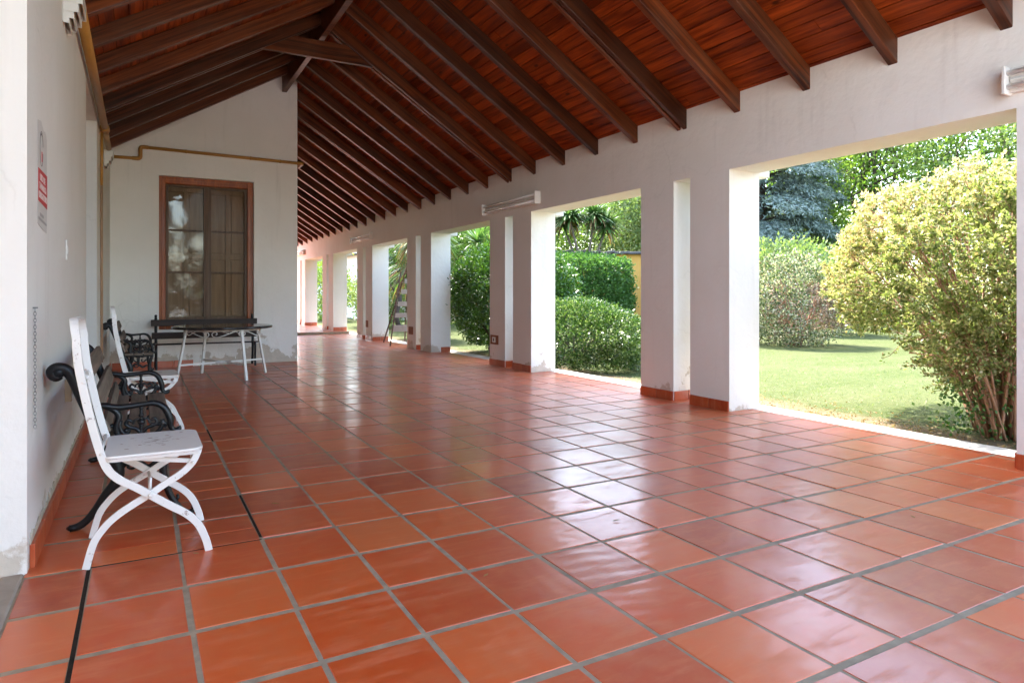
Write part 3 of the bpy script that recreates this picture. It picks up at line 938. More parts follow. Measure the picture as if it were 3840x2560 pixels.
# ------------------------------------------------------------------ pipes, sconces, wall fittings
pp = MB()
PXc = -0.338
pp.tube([(PXc, 4.75, 2.945), (PXc, 8.55, 2.925)], 0.036, 14)
pp.tube([(PXc, 8.50, 2.925), (PXc, 8.56, 2.925), (PXc, 8.68, 2.925), (PXc, 8.74, 2.925)], [0.042, 0.046, 0.046, 0.040], 14)
pp.tube([(PXc, 8.74, 2.925), (PXc, 9.70, 2.905)], 0.031, 14, 1)
dp = thing('brown_pipe', 'fat brown plastic pipe running under the eaves along the left wall', 'pipe', (PXc, 6.5, 2.94))
pp.build('pipe_run', [M_PIPE, M_PIPED], dp)
pv = MB()
pv.tube([(PXc - 0.028, 8.62, 2.89), (PXc - 0.03, 8.62, 2.3)], 0.014, 10)
pv.tube([(PXc - 0.03, 8.62, 2.3), (PXc - 0.03, 8.62, 0.36)], 0.0135, 10, 1)
pv.build('down_pipe', [M_PIPE, simple('rust_stained_pipe', (0.36, 0.22, 0.13), 0.7, var=0.35, nscale=6)], dp)
pg = MB()
yy = YD - 0.060
pa = [(-0.36, yy, 3.12), (-0.02, yy, 3.125)]
pg.tube(pa, 0.024, 12)
pg.tube(cr([(-0.10, yy, 3.1245), (-0.02, yy, 3.127), (0.004, yy, 3.15), (0.006, yy, 3.21), (0.008, yy, 3.275), (0.032, yy, 3.30), (0.11, yy, 3.30)], 6), 0.0285, 12)
pg.tube([(0.08, yy, 3.30), (2.345, yy, 3.272)], 0.024, 12)
for x in (0.62, 1.55, 2.0):
    pg.tube([(x - 0.012, yy, 3.2935 - 0.0124 * (x - 0.62)), (x + 0.012, yy, 3.293 - 0.0124 * (x - 0.62))], 0.0275, 12)
pg.tube(cr([(2.27, yy, 3.273), (2.335, yy, 3.272), (2.355, yy + 0.02, 3.272), (2.357, yy + 0.10, 3.272), (2.357, yy + 0.3, 3.272)], 5), 0.0285, 12)
pg.tube([(-0.375, yy, 3.12), (-0.33, yy, 3.12)], 0.029, 12)
gp = thing('ochre_pipe', 'ochre brown pipe with a step running across the gable above the window', 'pipe', (1.0, yy, 3.2))
pg.build('pipe_run', M_PIPE, gp)

def sconce(name, label, y0, z0, L):
    t = thing(name, label, 'wall fitting', (XL, y0, z0), 'stepped white wall fittings')
    xs = [0.034, 0.056, 0.078, 0.1]
    zb = [0.0, 0.028, 0.067, 0.117]
    ztop = 0.205
    for q in range(4):
        b = MB()
        xa = XL + 0.004; xb = XL + xs[q]
        ya, yb = y0 - 0.004 * q, y0 + L + 0.02 * q
        za, zt = z0 + zb[q], z0 + ztop - 0.002 * (3 - q)
        th = 0.005
        b.box(xa, xb, ya, ya + th, za, zt)                 # near cheek
        b.box(xa, xb, yb - th, yb, za, zt)                 # far cheek
        b.box(xb - th, xb, ya + th, yb - th, za, zt)       # front
        b.build('shell', M_WPL, t, bevel=0.0015)
    b = MB(); b.box(XL + 0.0005, XL + 0.0035, y0, y0 + L, z0 + 0.01, z0 + 0.2)
    b.build('back_plate', M_WPL, t)
    return t
sconce('stepped_fitting', 'white stepped wall fitting high on the left wall near the corner', 4.617, 2.667, 0.22)
sconce('stepped_fitting', 'small white stepped fitting where brown pipe reaches the gable corner', 9.66, 2.69, 0.20)

# poster
pst = thing('wall_poster', 'peeling white and red paper poster on the left wall', 'poster', (XL, 3.70, 1.63))
def sheet(name, pts, x, m, parent, th=0.0012):
    b = MB(); b.prism([(x, p[0], p[1]) for p in pts], (th, 0, 0)); return b.build(name, m, parent)
sheet('paper', [(3.535, 1.412), (3.70, 1.398), (3.86, 1.392), (3.868, 1.46), (3.862, 1.60), (3.866, 1.83), (3.835, 1.855), (3.80, 1.862), (3.75, 1.852), (3.66, 1.88), (3.545, 1.862)], XL + 0.001, M_PAPER, pst)
sheet('red_panel', [(3.553, 1.513), (3.866, 1.505), (3.866, 1.662), (3.553, 1.656)], XL + 0.0024, M_RED, pst)
fl = MB()
ell = [(XL + 0.0032, 3.66 + 0.052 * math.cos(a), 1.755 + 0.078 * math.sin(a)) for a in np.linspace(0.2, 6.1, 40)]
fl.tube(ell, 0.0012, 5)
fl.tube([(XL + 0.0032, 3.63, 1.81), (XL + 0.0032, 3.65, 1.822), (XL + 0.0032, 3.68, 1.815)], 0.0018, 5)
fl.build('printed_oval', M_PGREY, pst)
sheet('printed_patch', [(3.668, 1.70), (3.69, 1.70), (3.69, 1.745), (3.668, 1.745)], XL + 0.0024, M_RED, pst)
sheet('printed_line', [(3.61, 1.452), (3.735, 1.449), (3.735, 1.462), (3.61, 1.465)], XL + 0.0024, simple('poster_pale_grey', (0.36, 0.345, 0.33), 0.6), pst)
sheet('printed_line', [(3.555, 1.432), (3.845, 1.424), (3.845, 1.434), (3.555, 1.444)], XL + 0.0024, simple('poster_pale_grey2', (0.38, 0.365, 0.35), 0.6), pst)
def text(name, body, loc, size, m, parent, rot, sx=1.0):
    cu = bpy.data.curves.new(name, 'FONT'); cu.body = body; cu.size = size; cu.align_x = 'CENTER'; cu.align_y = 'CENTER'; cu.extrude = 0.0004
    cu.offset = 0.0011
    tmp = bpy.data.objects.new('tmp', cu); COL.objects.link(tmp)
    bpy.context.view_layer.update()
    me = bpy.data.meshes.new_from_object(tmp.evaluated_get(bpy.context.evaluated_depsgraph_get()))
    bpy.data.objects.remove(tmp)
    me.materials.clear(); me.materials.append(m)
    o = link(name, me, parent)
    o.location = Vector(loc) - wloc(parent); o.rotation_euler = rot; o.scale = (sx, 1, 1)
    return o
trot = (R(90), 0, R(90))
text('lettering', 'USO DE', (XL + 0.0042, 3.69, 1.622), 0.040, M_PTXT, pst, trot, 1.35)
text('lettering', 'TAPABOCA', (XL + 0.0042, 3.70, 1.582), 0.040, M_PTXT, pst, trot, 1.2)
text('lettering', 'OBLIGATORIO', (XL + 0.0042, 3.705, 1.541), 0.040, M_PTXT, pst, trot, 1.12)

# chain on a nail
ch = MB()
for q in range(36):
    z = 1.035 - q * 0.0138
    if q % 2 == 0:
        pts = [(XL + 0.008, 3.402 + 0.0044 * math.cos(a), z + 0.0095 * math.sin(a)) for a in np.linspace(0, 2 * math.pi, 11)[:-1]]
    else:
        pts = [(XL + 0.008 + 0.0044 * math.cos(a), 3.402, z + 0.0095 * math.sin(a)) for a in np.linspace(0, 2 * math.pi, 11)[:-1]]
    ch.tube(pts, 0.00105, 5, closed=True)
ch.tube([(XL - 0.002, 3.402, 1.046), (XL + 0.018, 3.402, 1.046)], 0.003, 6)
tag(ch.build('hanging_chain', M_STEEL, None, (XL, 3.402, 0.8)), 'thin grey steel chain hanging from a nail on the left wall', 'chain')
# open electrical box
eb = thing('junction_box', 'tan open junction box low on the left wall behind the near bench', 'electrical box', (XL, 4.80, 0.53))
b = MB(); b.box(XL + 0.001, XL + 0.034, 4.745, 4.755, 0.465, 0.597); b.box(XL + 0.001, XL + 0.034, 4.885, 4.895, 0.465, 0.597)
b.box(XL + 0.001, XL + 0.034, 4.755, 4.885, 0.587, 0.597); b.box(XL + 0.001, XL + 0.034, 4.755, 4.885, 0.465, 0.475)
b.build('housing', M_CARD, eb, bevel=0.002)
b = MB(); b.box(XL + 0.034, XL + 0.038, 4.765, 4.90, 0.475, 0.592); b.build('cover_plate', M_WPL, eb, bevel=0.002)
sw = thing('light_switch', 'small white switch plate on the left wall below the poster', 'switch', (XL, 4.82, 1.37))
b = MB(); b.box(XL + 0.0005, XL + 0.009, 4.795, 4.855, 1.31, 1.43); b.build('plate', M_WPL, sw, bevel=0.003)
b = MB(); b.box(XL + 0.009, XL + 0.013, 4.813, 4.837, 1.345, 1.395); b.build('rocker', M_WPL, sw, bevel=0.002)

# outlets on the piers
def outlet(label, y0, y1, z0, z1, socket):
    t = thing('pier_outlet', label, 'electrical box', (XP, (y0 + y1) / 2, z0), 'outlet plates on the piers')
    b = MB(); b.box(XP - 0.006, XP - 0.0005, y0, y1, z0, z1); b.build('plate', M_RUST, t, bevel=0.002)
    if socket:
        b = MB(); b.box(XP - 0.012, XP - 0.006, y0 + 0.09, y1 - 0.07, z0 + 0.03, z1 - 0.03); b.build('socket', M_WPL, t, bevel=0.003)
        b = MB(); b.box(XP - 0.0135, XP - 0.012, (y0 + y1) / 2 - 0.005, (y0 + y1) / 2 + 0.025, z0 + 0.05, z1 - 0.05); b.build('socket_hole', M_DARK, t)
outlet('rusty outlet plate with white socket on the second pier from the right', 9.17, 9.44, 0.325, 0.47, True)
outlet('small rust brown cover low on the third pier', 12.88, 13.14, 0.29, 0.45, False)
outlet('faint tan cover low on the fourth pier', 15.95, 16.14, 0.31, 0.475, False)

# ------------------------------------------------------------------ strip lights on the arcade wall
def strip_light(label, y0, y1, zc, tubes=True):
    t = thing('strip_light', label, 'wall light', (XP, (y0 + y1) / 2, zc), 'strip lights along the arcade wall')
    b = MB()
    b.box(XP - 0.035, XP - 0.0005, y0 + 0.02, y1 - 0.02, zc - 0.078, zc + 0.078)
    b.prism([(XP - 0.036, y0 + 0.03, zc - 0.02), (XP - 0.036, y0 + 0.03, zc + 0.02), (XP - 0.058, y0 + 0.03, zc)], (0, y1 - y0 - 0.06, 0))
    b.build('reflector', M_WPL, t, bevel=0.004)
    for ya, yb in ((y0, y0 + 0.02), (y1 - 0.02, y1)):
        b = MB(); b.box(XP - 0.095, XP - 0.0005, ya, yb, zc - 0.088, zc + 0.088); b.build('end_cap', M_WPL, t, bevel=0.004)
    for dz in (0.043, -0.043):
        b = MB(); b.tube([(XP - 0.064, y0 + 0.0205, zc + dz), (XP - 0.064, y1 - 0.0205, zc + dz)], 0.016, 10)
        if dz > 0 or tubes: b.build('lamp_tube', M_TUBEL, t)
strip_light('strip light at the right edge of the photo above the cut off pier', 0.55, 2.20, 2.455)
strip_light('strip light with grimy pink housing on the wall above the second pier from right', 7.93, 9.58, 2.45)
strip_light('distant strip light further along the arcade wall above the fourth pier from right', 15.55, 17.25, 2.505)
strip_light('farthest strip light beside the gable corner at the end of the arcade', 23.0, 24.6, 2.53)

# ------------------------------------------------------------------ folding chairs
def make_chair():
    t = thing('folding_chair', 'white metal folding chair nearest the viewer with rust spotted seat', 'chair', (0, 0, 0), 'white folding chairs by the left wall')
    A = [(-0.232, 1.0), (-0.209, 0.789), (-0.170, 0.587), (-0.139, 0.463), (-0.113, 0.393), (-0.072, 0.347), (-0.019, 0.312), (0.038, 0.270), (0.109, 0.217), (0.172, 0.172), (0.217, 0.122), (0.247, 0.053), (0.260, 0.0)]
    B = [(0.221, 0.436), (0.198, 0.385), (0.153, 0.341), (0.091, 0.304), (0.038, 0.270), (-0.031, 0.232), (-0.090, 0.193), (-0.130, 0.153), (-0.164, 0.099), (-0.190, 0.0)]
    ya, yb = 0.0, 0.43
    up = [p for p in A if p[1] >= 0.27]; lo = A[7:]
    for y in (ya, yb):
        b = MB(); b.bar(cr([(x, y, z) for x, z in lo], 4), (0, 1, 0), 0.014, 0.030); b.build('front_leg', M_PAINT, t, bevel=0.002)
    for y in (ya + 0.017, yb - 0.017):
        b = MB(); b.bar(cr([(x, y, z) for x, z in B], 4), (0, 1, 0), 0.013, 0.028); b.build('rear_leg', M_PAINT, t, bevel=0.002)
    # back: two uprights joined by an arch, central strap
    b = MB()
    for y in (ya, yb):
        b.bar(cr([(-0.2195, y, 0.89)] + [(x, y, z) for x, z in up[1:]], 4), (0, 1, 0), 0.014, 0.030)
    rc = 0.075
    arch = [(-0.2205, ya, 0.885)]
    for q in range(7):
        a = math.pi / 2 * q / 6
        arch.append((-0.2205 - 0.0125 * math.sin(a), ya + rc - rc * math.cos(a), 0.925 + rc * math.sin(a)))
    arch += [(p[0], ya + yb - p[1], p[2]) for p in arch[::-1]]
    b.bar(arch, (1, 0, 0), 0.030, 0.012)
    b.bar(cr([(-0.233, 0.215, 0.995), (-0.213, 0.215, 0.79), (-0.176, 0.215, 0.59), (-0.143, 0.215, 0.455)], 4), (0, 1, 0), 0.075, 0.004)
    b.bar([(-0.203, ya, 0.745), (-0.203, 0.215, 0.765), (-0.203, yb, 0.745)], (1, 0, 0), 0.006, 0.022)
    for y in (ya, 0.215, yb):
        b.ball((-0.196, y, 0.75), 0.011, 8)
    b.build('backrest', M_PAINT, t, bevel=0.002)
    # seat: thin pan with rounded corners, drain slots
    pts = []
    x0, x1, y0, y1, r = -0.128, 0.238, -0.02, 0.45, 0.06
    for cx, cy_, a0 in ((x1 - r, y1 - r, 0), (x0 + 0.03, y1 - 0.03, 90), (x0 + 0.03, y0 + 0.03, 180), (x1 - r, y0 + r, 270)):
        rr = r if cx > 0 else 0.03
        for q in range(7):
            a = R(a0 + 15 * q); pts.append((cx + rr * math.cos(a), cy_ + rr * math.sin(a), 0.437))
    b = MB(); b.prism(pts, (0, 0, 0.012))
    pts2 = [((p[0] - 0.055) * 0.985 + 0.055, (p[1] - 0.215) * 0.985 + 0.215, 0.424) for p in pts]
    n_ = len(pts)
    b.add([(p[0], p[1], 0.437) for p in pts] + pts2, [(i, (i + 1) % n_, n_ + (i + 1) % n_, n_ + i)[::-1] for i in range(n_)])
    for (x, y, l) in ((-0.05, 0.10, .010), (0.0, 0.16, .008), (0.04, 0.30, .011), (0.09, 0.12, .009), (0.11, 0.33, .010), (0.15, 0.22, .008), (-0.03, 0.33, .009), (0.06, 0.21, .006), (0.17, 0.38, .009), (-0.07, 0.22, .007)):
        b.add([(x + l * math.cos(a), y + 0.45 * l * math.sin(a), 0.4494) for a in np.linspace(0, 6.283, 9)[:-1]], [tuple(range(8))], 1)
    b.build('seat', [M_SEAT, M_RUST], t, bevel=0.0035)
    b = MB()
    for y in (ya + 0.03, yb - 0.03):
        b.bar([(-0.03, y, 0.425), (0.19, y, 0.388)], (0, 1, 0), 0.008, 0.018)
    b.tube([(0.038, ya, 0.27), (0.038, yb, 0.27)], 0.007, 8)
    b.tube([(0.20, ya + 0.01, 0.388), (0.20, yb - 0.01, 0.388)], 0.006, 8)
    b.tube([(-0.137, ya, 0.46), (-0.137, yb, 0.46)], 0.006, 8)
    for y in (ya - 0.009, yb + 0.009):
        b.ball((0.038, y, 0.27), 0.010, 8); b.ball((0.198, y + 0.006, 0.387), 0.007, 6); b.ball((-0.137, y, 0.46), 0.007, 6)
    b.tube([(0.036, ya + 0.03, 0.27), (0.040, ya + 0.03, 0.335)], 0.005, 6)
    b.build('seat_braces', M_PAINT, t)
    return t
chair = make_chair()
chair.location = (0.0, 3.16, 0)
c2 = copy_tree(chair)
c2.location = (0.045, 6.09, 0)
c2.rotation_euler = (0, 0, R(1.5))
c2['label'] = 'white folding chair standing between the two black benches, partly behind the near bench'

# ------------------------------------------------------------------ cast iron benches
def bench_end(y):
    b = MB()
    q = lambda pts, n=5: cr([(x, y, z) for x, z in pts], n)
    FD = (0, 1, 0)
    b.tube(q([(-0.318, 0.728), (-0.336, 0.722), (-0.350, 0.732), (-0.352, 0.750), (-0.335, 0.762), (-0.308, 0.757), (-0.285, 0.735), (-0.262, 0.685), (-0.235, 0.61), (-0.205, 0.53), (-0.175, 0.45), (-0.150, 0.40)]),
           [0.017, 0.023, 0.025, 0.026, 0.026, 0.026, 0.026, 0.026, 0.025, 0.024, 0.021, 0.018], 10, flat=0.75, flatdir=(0, 1, 0))
    b.ball((-0.328, y, 0.742), 0.027, 12, sy=0.95)
    b.tube(q([(-0.150, 0.40), (-0.115, 0.33), (-0.090, 0.265), (-0.10, 0.205), (-0.14, 0.15), (-0.18, 0.09), (-0.215, 0.045), (-0.25, 0.020), (-0.285, 0.014)]), [0.020, 0.024, 0.027, 0.026, 0.023, 0.019, 0.018, 0.018, 0.015], 10, flat=1.0)
    b.ball((-0.272, y, 0.016), 0.017, 8, sx=1.7, sy=1.2, sz=0.9)
    b.tube(q([(-0.215, 0.555), (-0.16, 0.574), (-0.09, 0.562), (-0.01, 0.567), (0.060, 0.571), (0.105, 0.545), (0.130, 0.49), (0.134, 0.45), (0.150, 0.430), (0.170, 0.434), (0.168, 0.447)]), [0.013, 0.016, 0.016, 0.0135, 0.0145, 0.017, 0.017, 0.014, 0.013, 0.012, 0.009], 10, flat=1.25, flatdir=FD)
    b.tube(q([(-0.150, 0.572), (-0.115, 0.556), (-0.088, 0.520), (-0.100, 0.465), (-0.088, 0.428), (-0.055, 0.432), (-0.045, 0.455)]), [0.014, 0.016, 0.015, 0.015, 0.013, 0.010, 0.008], 8)
    b.ball((-0.058, y, 0.447), 0.013, 8)
    b.ball((-0.118, y, 0.475), 0.010, 8)
    # central ornament
    for z, r in ((0.552, 0.012), (0.535, 0.009), (0.516, 0.014), (0.500, 0.010), (0.484, 0.019), (0.468, 0.012)):
        b.ball((0.006, y, z), r, 8, sz=0.8)
    b.tube(q([(0.006, 0.57), (0.006, 0.50), (0.005, 0.44), (0.004, 0.40)]), [0.007, 0.008, 0.010, 0.013], 8)
    for sgn in (-1, 1):
        b.tube(q([(0.006, 0.425), (0.006 + sgn * 0.022, 0.452), (0.006 + sgn * 0.048, 0.462), (0.006 + sgn * 0.066, 0.478), (0.006 + sgn * 0.056, 0.497), (0.006 + sgn * 0.040, 0.488)]), [0.010, 0.009, 0.009, 0.008, 0.008, 0.007], 8)
        b.tube(q([(0.006 + sgn * 0.01, 0.50), (0.006 + sgn * 0.030, 0.492), (0.006 + sgn * 0.036, 0.474)]), 0.006, 6)
    b.tube(q([(0.045, 0.470), (0.075, 0.466), (0.098, 0.472), (0.112, 0.462), (0.105, 0.447)]), [0.006, 0.009, 0.011, 0.009, 0.007], 8)
    b.ball((0.099, y, 0.468), 0.012, 8)
    ring = [(0.006 + 0.092 * math.cos(a), 0.475 + 0.072 * math.sin(a)) for a in np.linspace(R(160), R(372), 16)]
    b.tube([(x, y, z) for x, z in ring], [0.010, 0.011, 0.012, 0.011, 0.009], 8)
    # seat rail, front leg, lower scrolls
    b.tube(q([(-0.152, 0.405), (-0.05, 0.392), (0.05, 0.392), (0.135, 0.40)]), [0.016, 0.013, 0.013, 0.015], 8)
    b.tube(q([(0.125, 0.43), (0.128, 0.39), (0.112, 0.33), (0.100, 0.255), (0.107, 0.19), (0.130, 0.115), (0.163, 0.055), (0.192, 0.016), (0.222, 0.014), (0.238, 0.030), (0.228, 0.044)]), [0.015, 0.017, 0.017, 0.019, 0.018, 0.016, 0.015, 0.015, 0.014, 0.011, 0.009], 10)
    b.tube(q([(0.150, 0.078), (0.165, 0.092), (0.162, 0.11)]), [0.008, 0.009, 0.005], 6)
    b.tube(q([(-0.088, 0.26), (-0.045, 0.30), (0.0, 0.288), (0.035, 0.262), (0.075, 0.285), (0.10, 0.27)]), [0.012, 0.011, 0.012, 0.012, 0.010, 0.010], 8)
    b.tube(q([(-0.06, 0.35), (-0.03, 0.325), (-0.015, 0.345), (-0.03, 0.36)]), 0.008, 6)
    b.tube(q([(0.07, 0.35), (0.04, 0.325), (0.02, 0.34), (0.03, 0.357)]), 0.008, 6)
    b.tube(q([(-0.01, 0.285), (-0.005, 0.33), (-0.002, 0.39)]), 0.009, 8)
    b.tube(q([(0.0, 0.285), (-0.03, 0.262), (-0.05, 0.27), (-0.045, 0.285)]), 0.007, 6)
    return b

def make_bench(L):
    t = thing('park_bench', 'black cast iron bench with worn grey slats behind the nearest chair', 'bench', (0, 0, 0), 'cast iron benches along the left wall')
    for y in (0.0, L):
        bench_end(y).build('bench_end', M_IRON, t)
    b = MB()
    for x in (-0.105, -0.01, 0.095):
        wid = 0.042 if x < 0.05 else 0.05
        b.box(x - wid, x + wid, -0.05, L + 0.06, 0.404, 0.428)
    b.build('seat', M_SLAT, t, bevel=0.004)
    b = MB()
    dirv = Vector((-0.33, 0, 0.94)).normalized(); nv = Vector((dirv.z, 0, -dirv.x))
    for c, hw_ in (((-0.262, 0.705), 0.045), ((-0.205, 0.575), 0.045), ((-0.168, 0.475), 0.03)):
        cc = Vector((c[0], L / 2, c[1])) + nv * 0.032
        b.obox(cc, nv * 0.011, (0, L / 2 + 0.06, 0), dirv * hw_)
    b.build('backrest', M_SLAT, t, bevel=0.004)
    b = MB(); b.tube([(-0.02, 0, 0.30), (-0.02, L, 0.30)], 0.008, 8); b.build('tie_rod', M_IRON, t)
    return t
bench = make_bench(1.47)
bench.location = (0, 3.72, 0)
b2 = copy_tree(bench)
b2.location = (-0.005, 8.86, 0)
b2['label'] = 'black cast iron bench in the far corner beyond the second white chair'

# bare bench against the gable
t = thing('bench_frame', 'dark bench with two black slats and no seat below the shuttered window', 'bench', (0.85, 11.15, 0))
def post(x):
    b = MB()
    b.tube(cr([(x, 11.23, 0.785), (x, 11.22, 0.74), (x, 11.17, 0.55), (x, 11.14, 0.38), (x, 11.16, 0.20), (x, 11.20, 0.02)], 5), [0.014, 0.02, 0.02, 0.02, 0.018, 0.022], 8)
    b.ball((x, 11.23, 0.787), 0.02, 8)
    b.tube(cr([(x, 11.14, 0.38), (x, 11.02, 0.375), (x, 10.92, 0.37), (x, 10.88, 0.30), (x, 10.90, 0.16), (x, 10.87, 0.02)], 5), 0.016, 8)
    b.build('leg', M_IRON, t)
post(0.205); post(1.545)
b = MB(); b.box(0.14, 1.615, 11.17, 11.195, 0.637, 0.732); b.box(0.15, 1.60, 11.115, 11.14, 0.45, 0.545); b.build('backrest', M_DSLAT, t, bevel=0.004)
b = MB(); b.tube([(0.10, 11.10, 0.372), (1.64, 11.10, 0.368)], 0.012, 8); b.build('cross_rod', M_IRON, t)

# ------------------------------------------------------------------ round table
TC = Vector((0.976, 9.735, 0))
tb = thing('round_table', 'round garden table with black stone top on white iron legs', 'table', TC)
b = MB(); b.lathe([(0.60, 0.655), (0.622, 0.660), (0.625, 0.675), (0.622, 0.687), (0.61, 0.690)], TC, 72)
b.build('tabletop', M_GRANITE, tb)
fr_ = MB(); fr_.tube([TC + Vector((0.47 * math.cos(a), 0.47 * math.sin(a), 0.640)) for a in np.linspace(0, 2 * math.pi, 49)[:-1]], 0.013, 8, closed=True)
fr_.build('apron_ring', M_PAINT, tb)
ANG = [20.9 + 90 * q for q in range(4)]
for a in ANG:
    d = Vector((math.cos(R(a)), math.sin(R(a)), 0)); sdv = Vector((-d.y, d.x, 0))
    b = MB(); b.bar([TC + d * 0.49 + Vector((0, 0, 0.648)), TC + d * 0.545 + Vector((0, 0, 0.35)), TC + d * 0.615], sdv, 0.034, 0.026)
    b.build('leg', M_PAINT, tb, bevel=0.003)
sc_ = MB()
for a in ANG:
    a0, a1 = R(a), R(a + 90)
    def on(fr, z, rr=0.475): 
        an = a0 + (a1 - a0) * fr
        return TC + Vector((rr * math.cos(an), rr * math.sin(an), z))
    for mir in (0, 1):
        f = (lambda x: x) if not mir else (lambda x: 1 - x)
        sc_.tube(cr([on(f(0.06), 0.632), on(f(0.16), 0.612), on(f(0.30), 0.575), on(f(0.40), 0.556), on(f(0.455), 0.568), on(f(0.475), 0.595), on(f(0.445), 0.622), on(f(0.40), 0.618), on(f(0.395), 0.595), on(f(0.415), 0.588)], 5), 0.0062, 6)
        sc_.tube(cr([on(f(0.03), 0.60, 0.50), on(f(-0.03), 0.575, 0.50), on(f(-0.055), 0.60, 0.50), on(f(-0.02), 0.632, 0.50)], 4), 0.006, 6)
sc_.build('scrollwork', M_PAINT, tb)
st = MB()
for a in ANG:
    d = Vector((math.cos(R(a)), math.sin(R(a)), 0)); sdv = Vector((-d.y, d.x, 0))
    st.bar([TC + d * 0.575 + Vector((0, 0, 0.20)), TC + d * 0.10 + Vector((0, 0, 0.20))], sdv, 0.012, 0.022)
st.tube([TC + Vector((0.105 * math.cos(a), 0.105 * math.sin(a), 0.20)) for a in np.linspace(0, 2 * math.pi, 25)[:-1]], 0.009, 6, closed=True)
st.tube([TC + Vector((0.06 * math.cos(a), 0.06 * math.sin(a), 0.20)) for a in np.linspace(0, 2 * math.pi, 25)[:-1]], 0.006, 6, closed=True)
st.build('stretcher', M_PAINT, tb)

# ------------------------------------------------------------------ tiered plant stand in the fourth opening
ps = thing('plant_stand', 'tall tiered white plant stand with brown rails leaning in an arcade opening', 'plant stand', (5.2, 14.6, 0))
b = MB()
for p0, p1 in (((4.93, 15.0, 0.0), (5.55, 15.0, 1.92)), ((4.70, 13.85, 0.0), (5.10, 14.3, 1.62)), ((5.72, 14.55, 0.0), (5.66, 14.9, 1.92)), ((5.50, 15.15, 0), (5.50, 14.9, 1.9))):
    b.bar([p0, p1], (0, 1, 0), 0.035, 0.022)
b.build('rail', M_STANDR, ps)
for z, x0 in ((0.28, 5.02), (0.60, 5.07), (0.86, 5.14), (1.14, 5.22), (1.38, 5.30), (1.60, 5.37)):
    b = MB(); b.box(x0, 5.80, 14.62, 14.86, z, z + 0.018); b.box(x0, 5.80, 14.605, 14.62, z - 0.02, z + (0.13 if z < 0.3 else 0.085)); b.build('shelf', M_STANDW, ps, bevel=0.003)

# ------------------------------------------------------------------ planting
def leaf_arrays(P, D, L, W, roll=None):
    n = len(P)
    D = D / np.linalg.norm(D, axis=1, keepdims=True)
    rv = rng.normal(size=(n, 3)) if roll is None else roll
    S = np.cross(D, rv); S /= (np.linalg.norm(S, axis=1, keepdims=True) + 1e-9)
    L = np.broadcast_to(np.asarray(L, float), (n,))[:, None]; W = np.broadcast_to(np.asarray(W, float), (n,))[:, None]
    A = np.empty((n, 4, 3)); A[:, 0] = P; A[:, 2] = P + D * L; mid = P + D * L * 0.45
    A[:, 1] = mid + S * W * 0.5; A[:, 3] = mid - S * W * 0.5
    return A

def leaf_obj(name, arrs, mats, parent, origin=None):
    o0 = np.array(wloc(parent)) if parent is not None else np.array(origin)
    A = np.concatenate(arrs); n = len(A)
    mi = np.concatenate([np.full(len(a), i, dtype=np.int32) for i, a in enumerate(arrs)])
    me = bpy.data.meshes.new(name)
    me.vertices.add(n * 4); me.vertices.foreach_set('co', (A - o0).reshape(-1).astype(np.float32))
    me.loops.add(n * 4); me.loops.foreach_set('vertex_index', np.arange(n * 4, dtype=np.int32))
    me.polygons.add(n); me.polygons.foreach_set('loop_start', np.arange(0, n * 4, 4, dtype=np.int32))
    for m in mats: me.materials.append(m)
    me.polygons.foreach_set('material_index', mi)
    me.update(calc_edges=True)
    o = link(name, me, parent)
    if parent is None: o.location = tuple(o0)
    return o

def unit(n):
    v = rng.normal(size=(n, 3)); return v / np.linalg.norm(v, axis=1, keepdims=True)

def lumpy(D, seed, amp=0.12, fr=3.0):
    r = np.random.default_rng(seed); s_ = np.zeros(len(D))
    for k_ in range(6):
        w_ = r.normal(size=3) * fr; s_ += np.sin(D @ w_ + r.random() * 6.28)
    return 1 + amp * s_ / 2.4

def clump_points(K, n_per, c, r, shell=(0.55, 1.0), sig=0.1, seed=1, zmin=None, amp=0.12, fr=3.0, upper=0.0):
    D = unit(K * 3)
    if upper > 0: D = D[(D[:, 2] > -1 + upper * 2 * rng.random(len(D)))]
    D = D[:K]
    rad = rng.uniform(shell[0] ** 3, shell[1] ** 3, len(D)) ** (1 / 3) * lumpy(D, seed, amp, fr)
    C = np.array(c) + D * rad[:, None] * np.array(r)
    if zmin is not None: 
        kk = C[:, 2] > zmin; C, D = C[kk], D[kk]
    P = np.repeat(C, n_per, axis=0) + rng.normal(size=(len(C) * n_per, 3)) * sig
    Dn = np.repeat(D, n_per, axis=0)
    return P, Dn

def branchy(b, p0, p1, r0, r1, wob=0.08, n=5, mi=0, sides=6):
    p0, p1 = Vector(p0), Vector(p1); L = (p1 - p0).length
    pts = [p0.lerp(p1, q / (n - 1)) + Vector(rng.normal(size=3)) * wob * L * math.sin(math.pi * q / (n - 1)) * 0.5 for q in range(n)]
    b.tube(pts, [r0 + (r1 - r0) * q / (n - 1) for q in range(n)], sides, mi)
    return pts

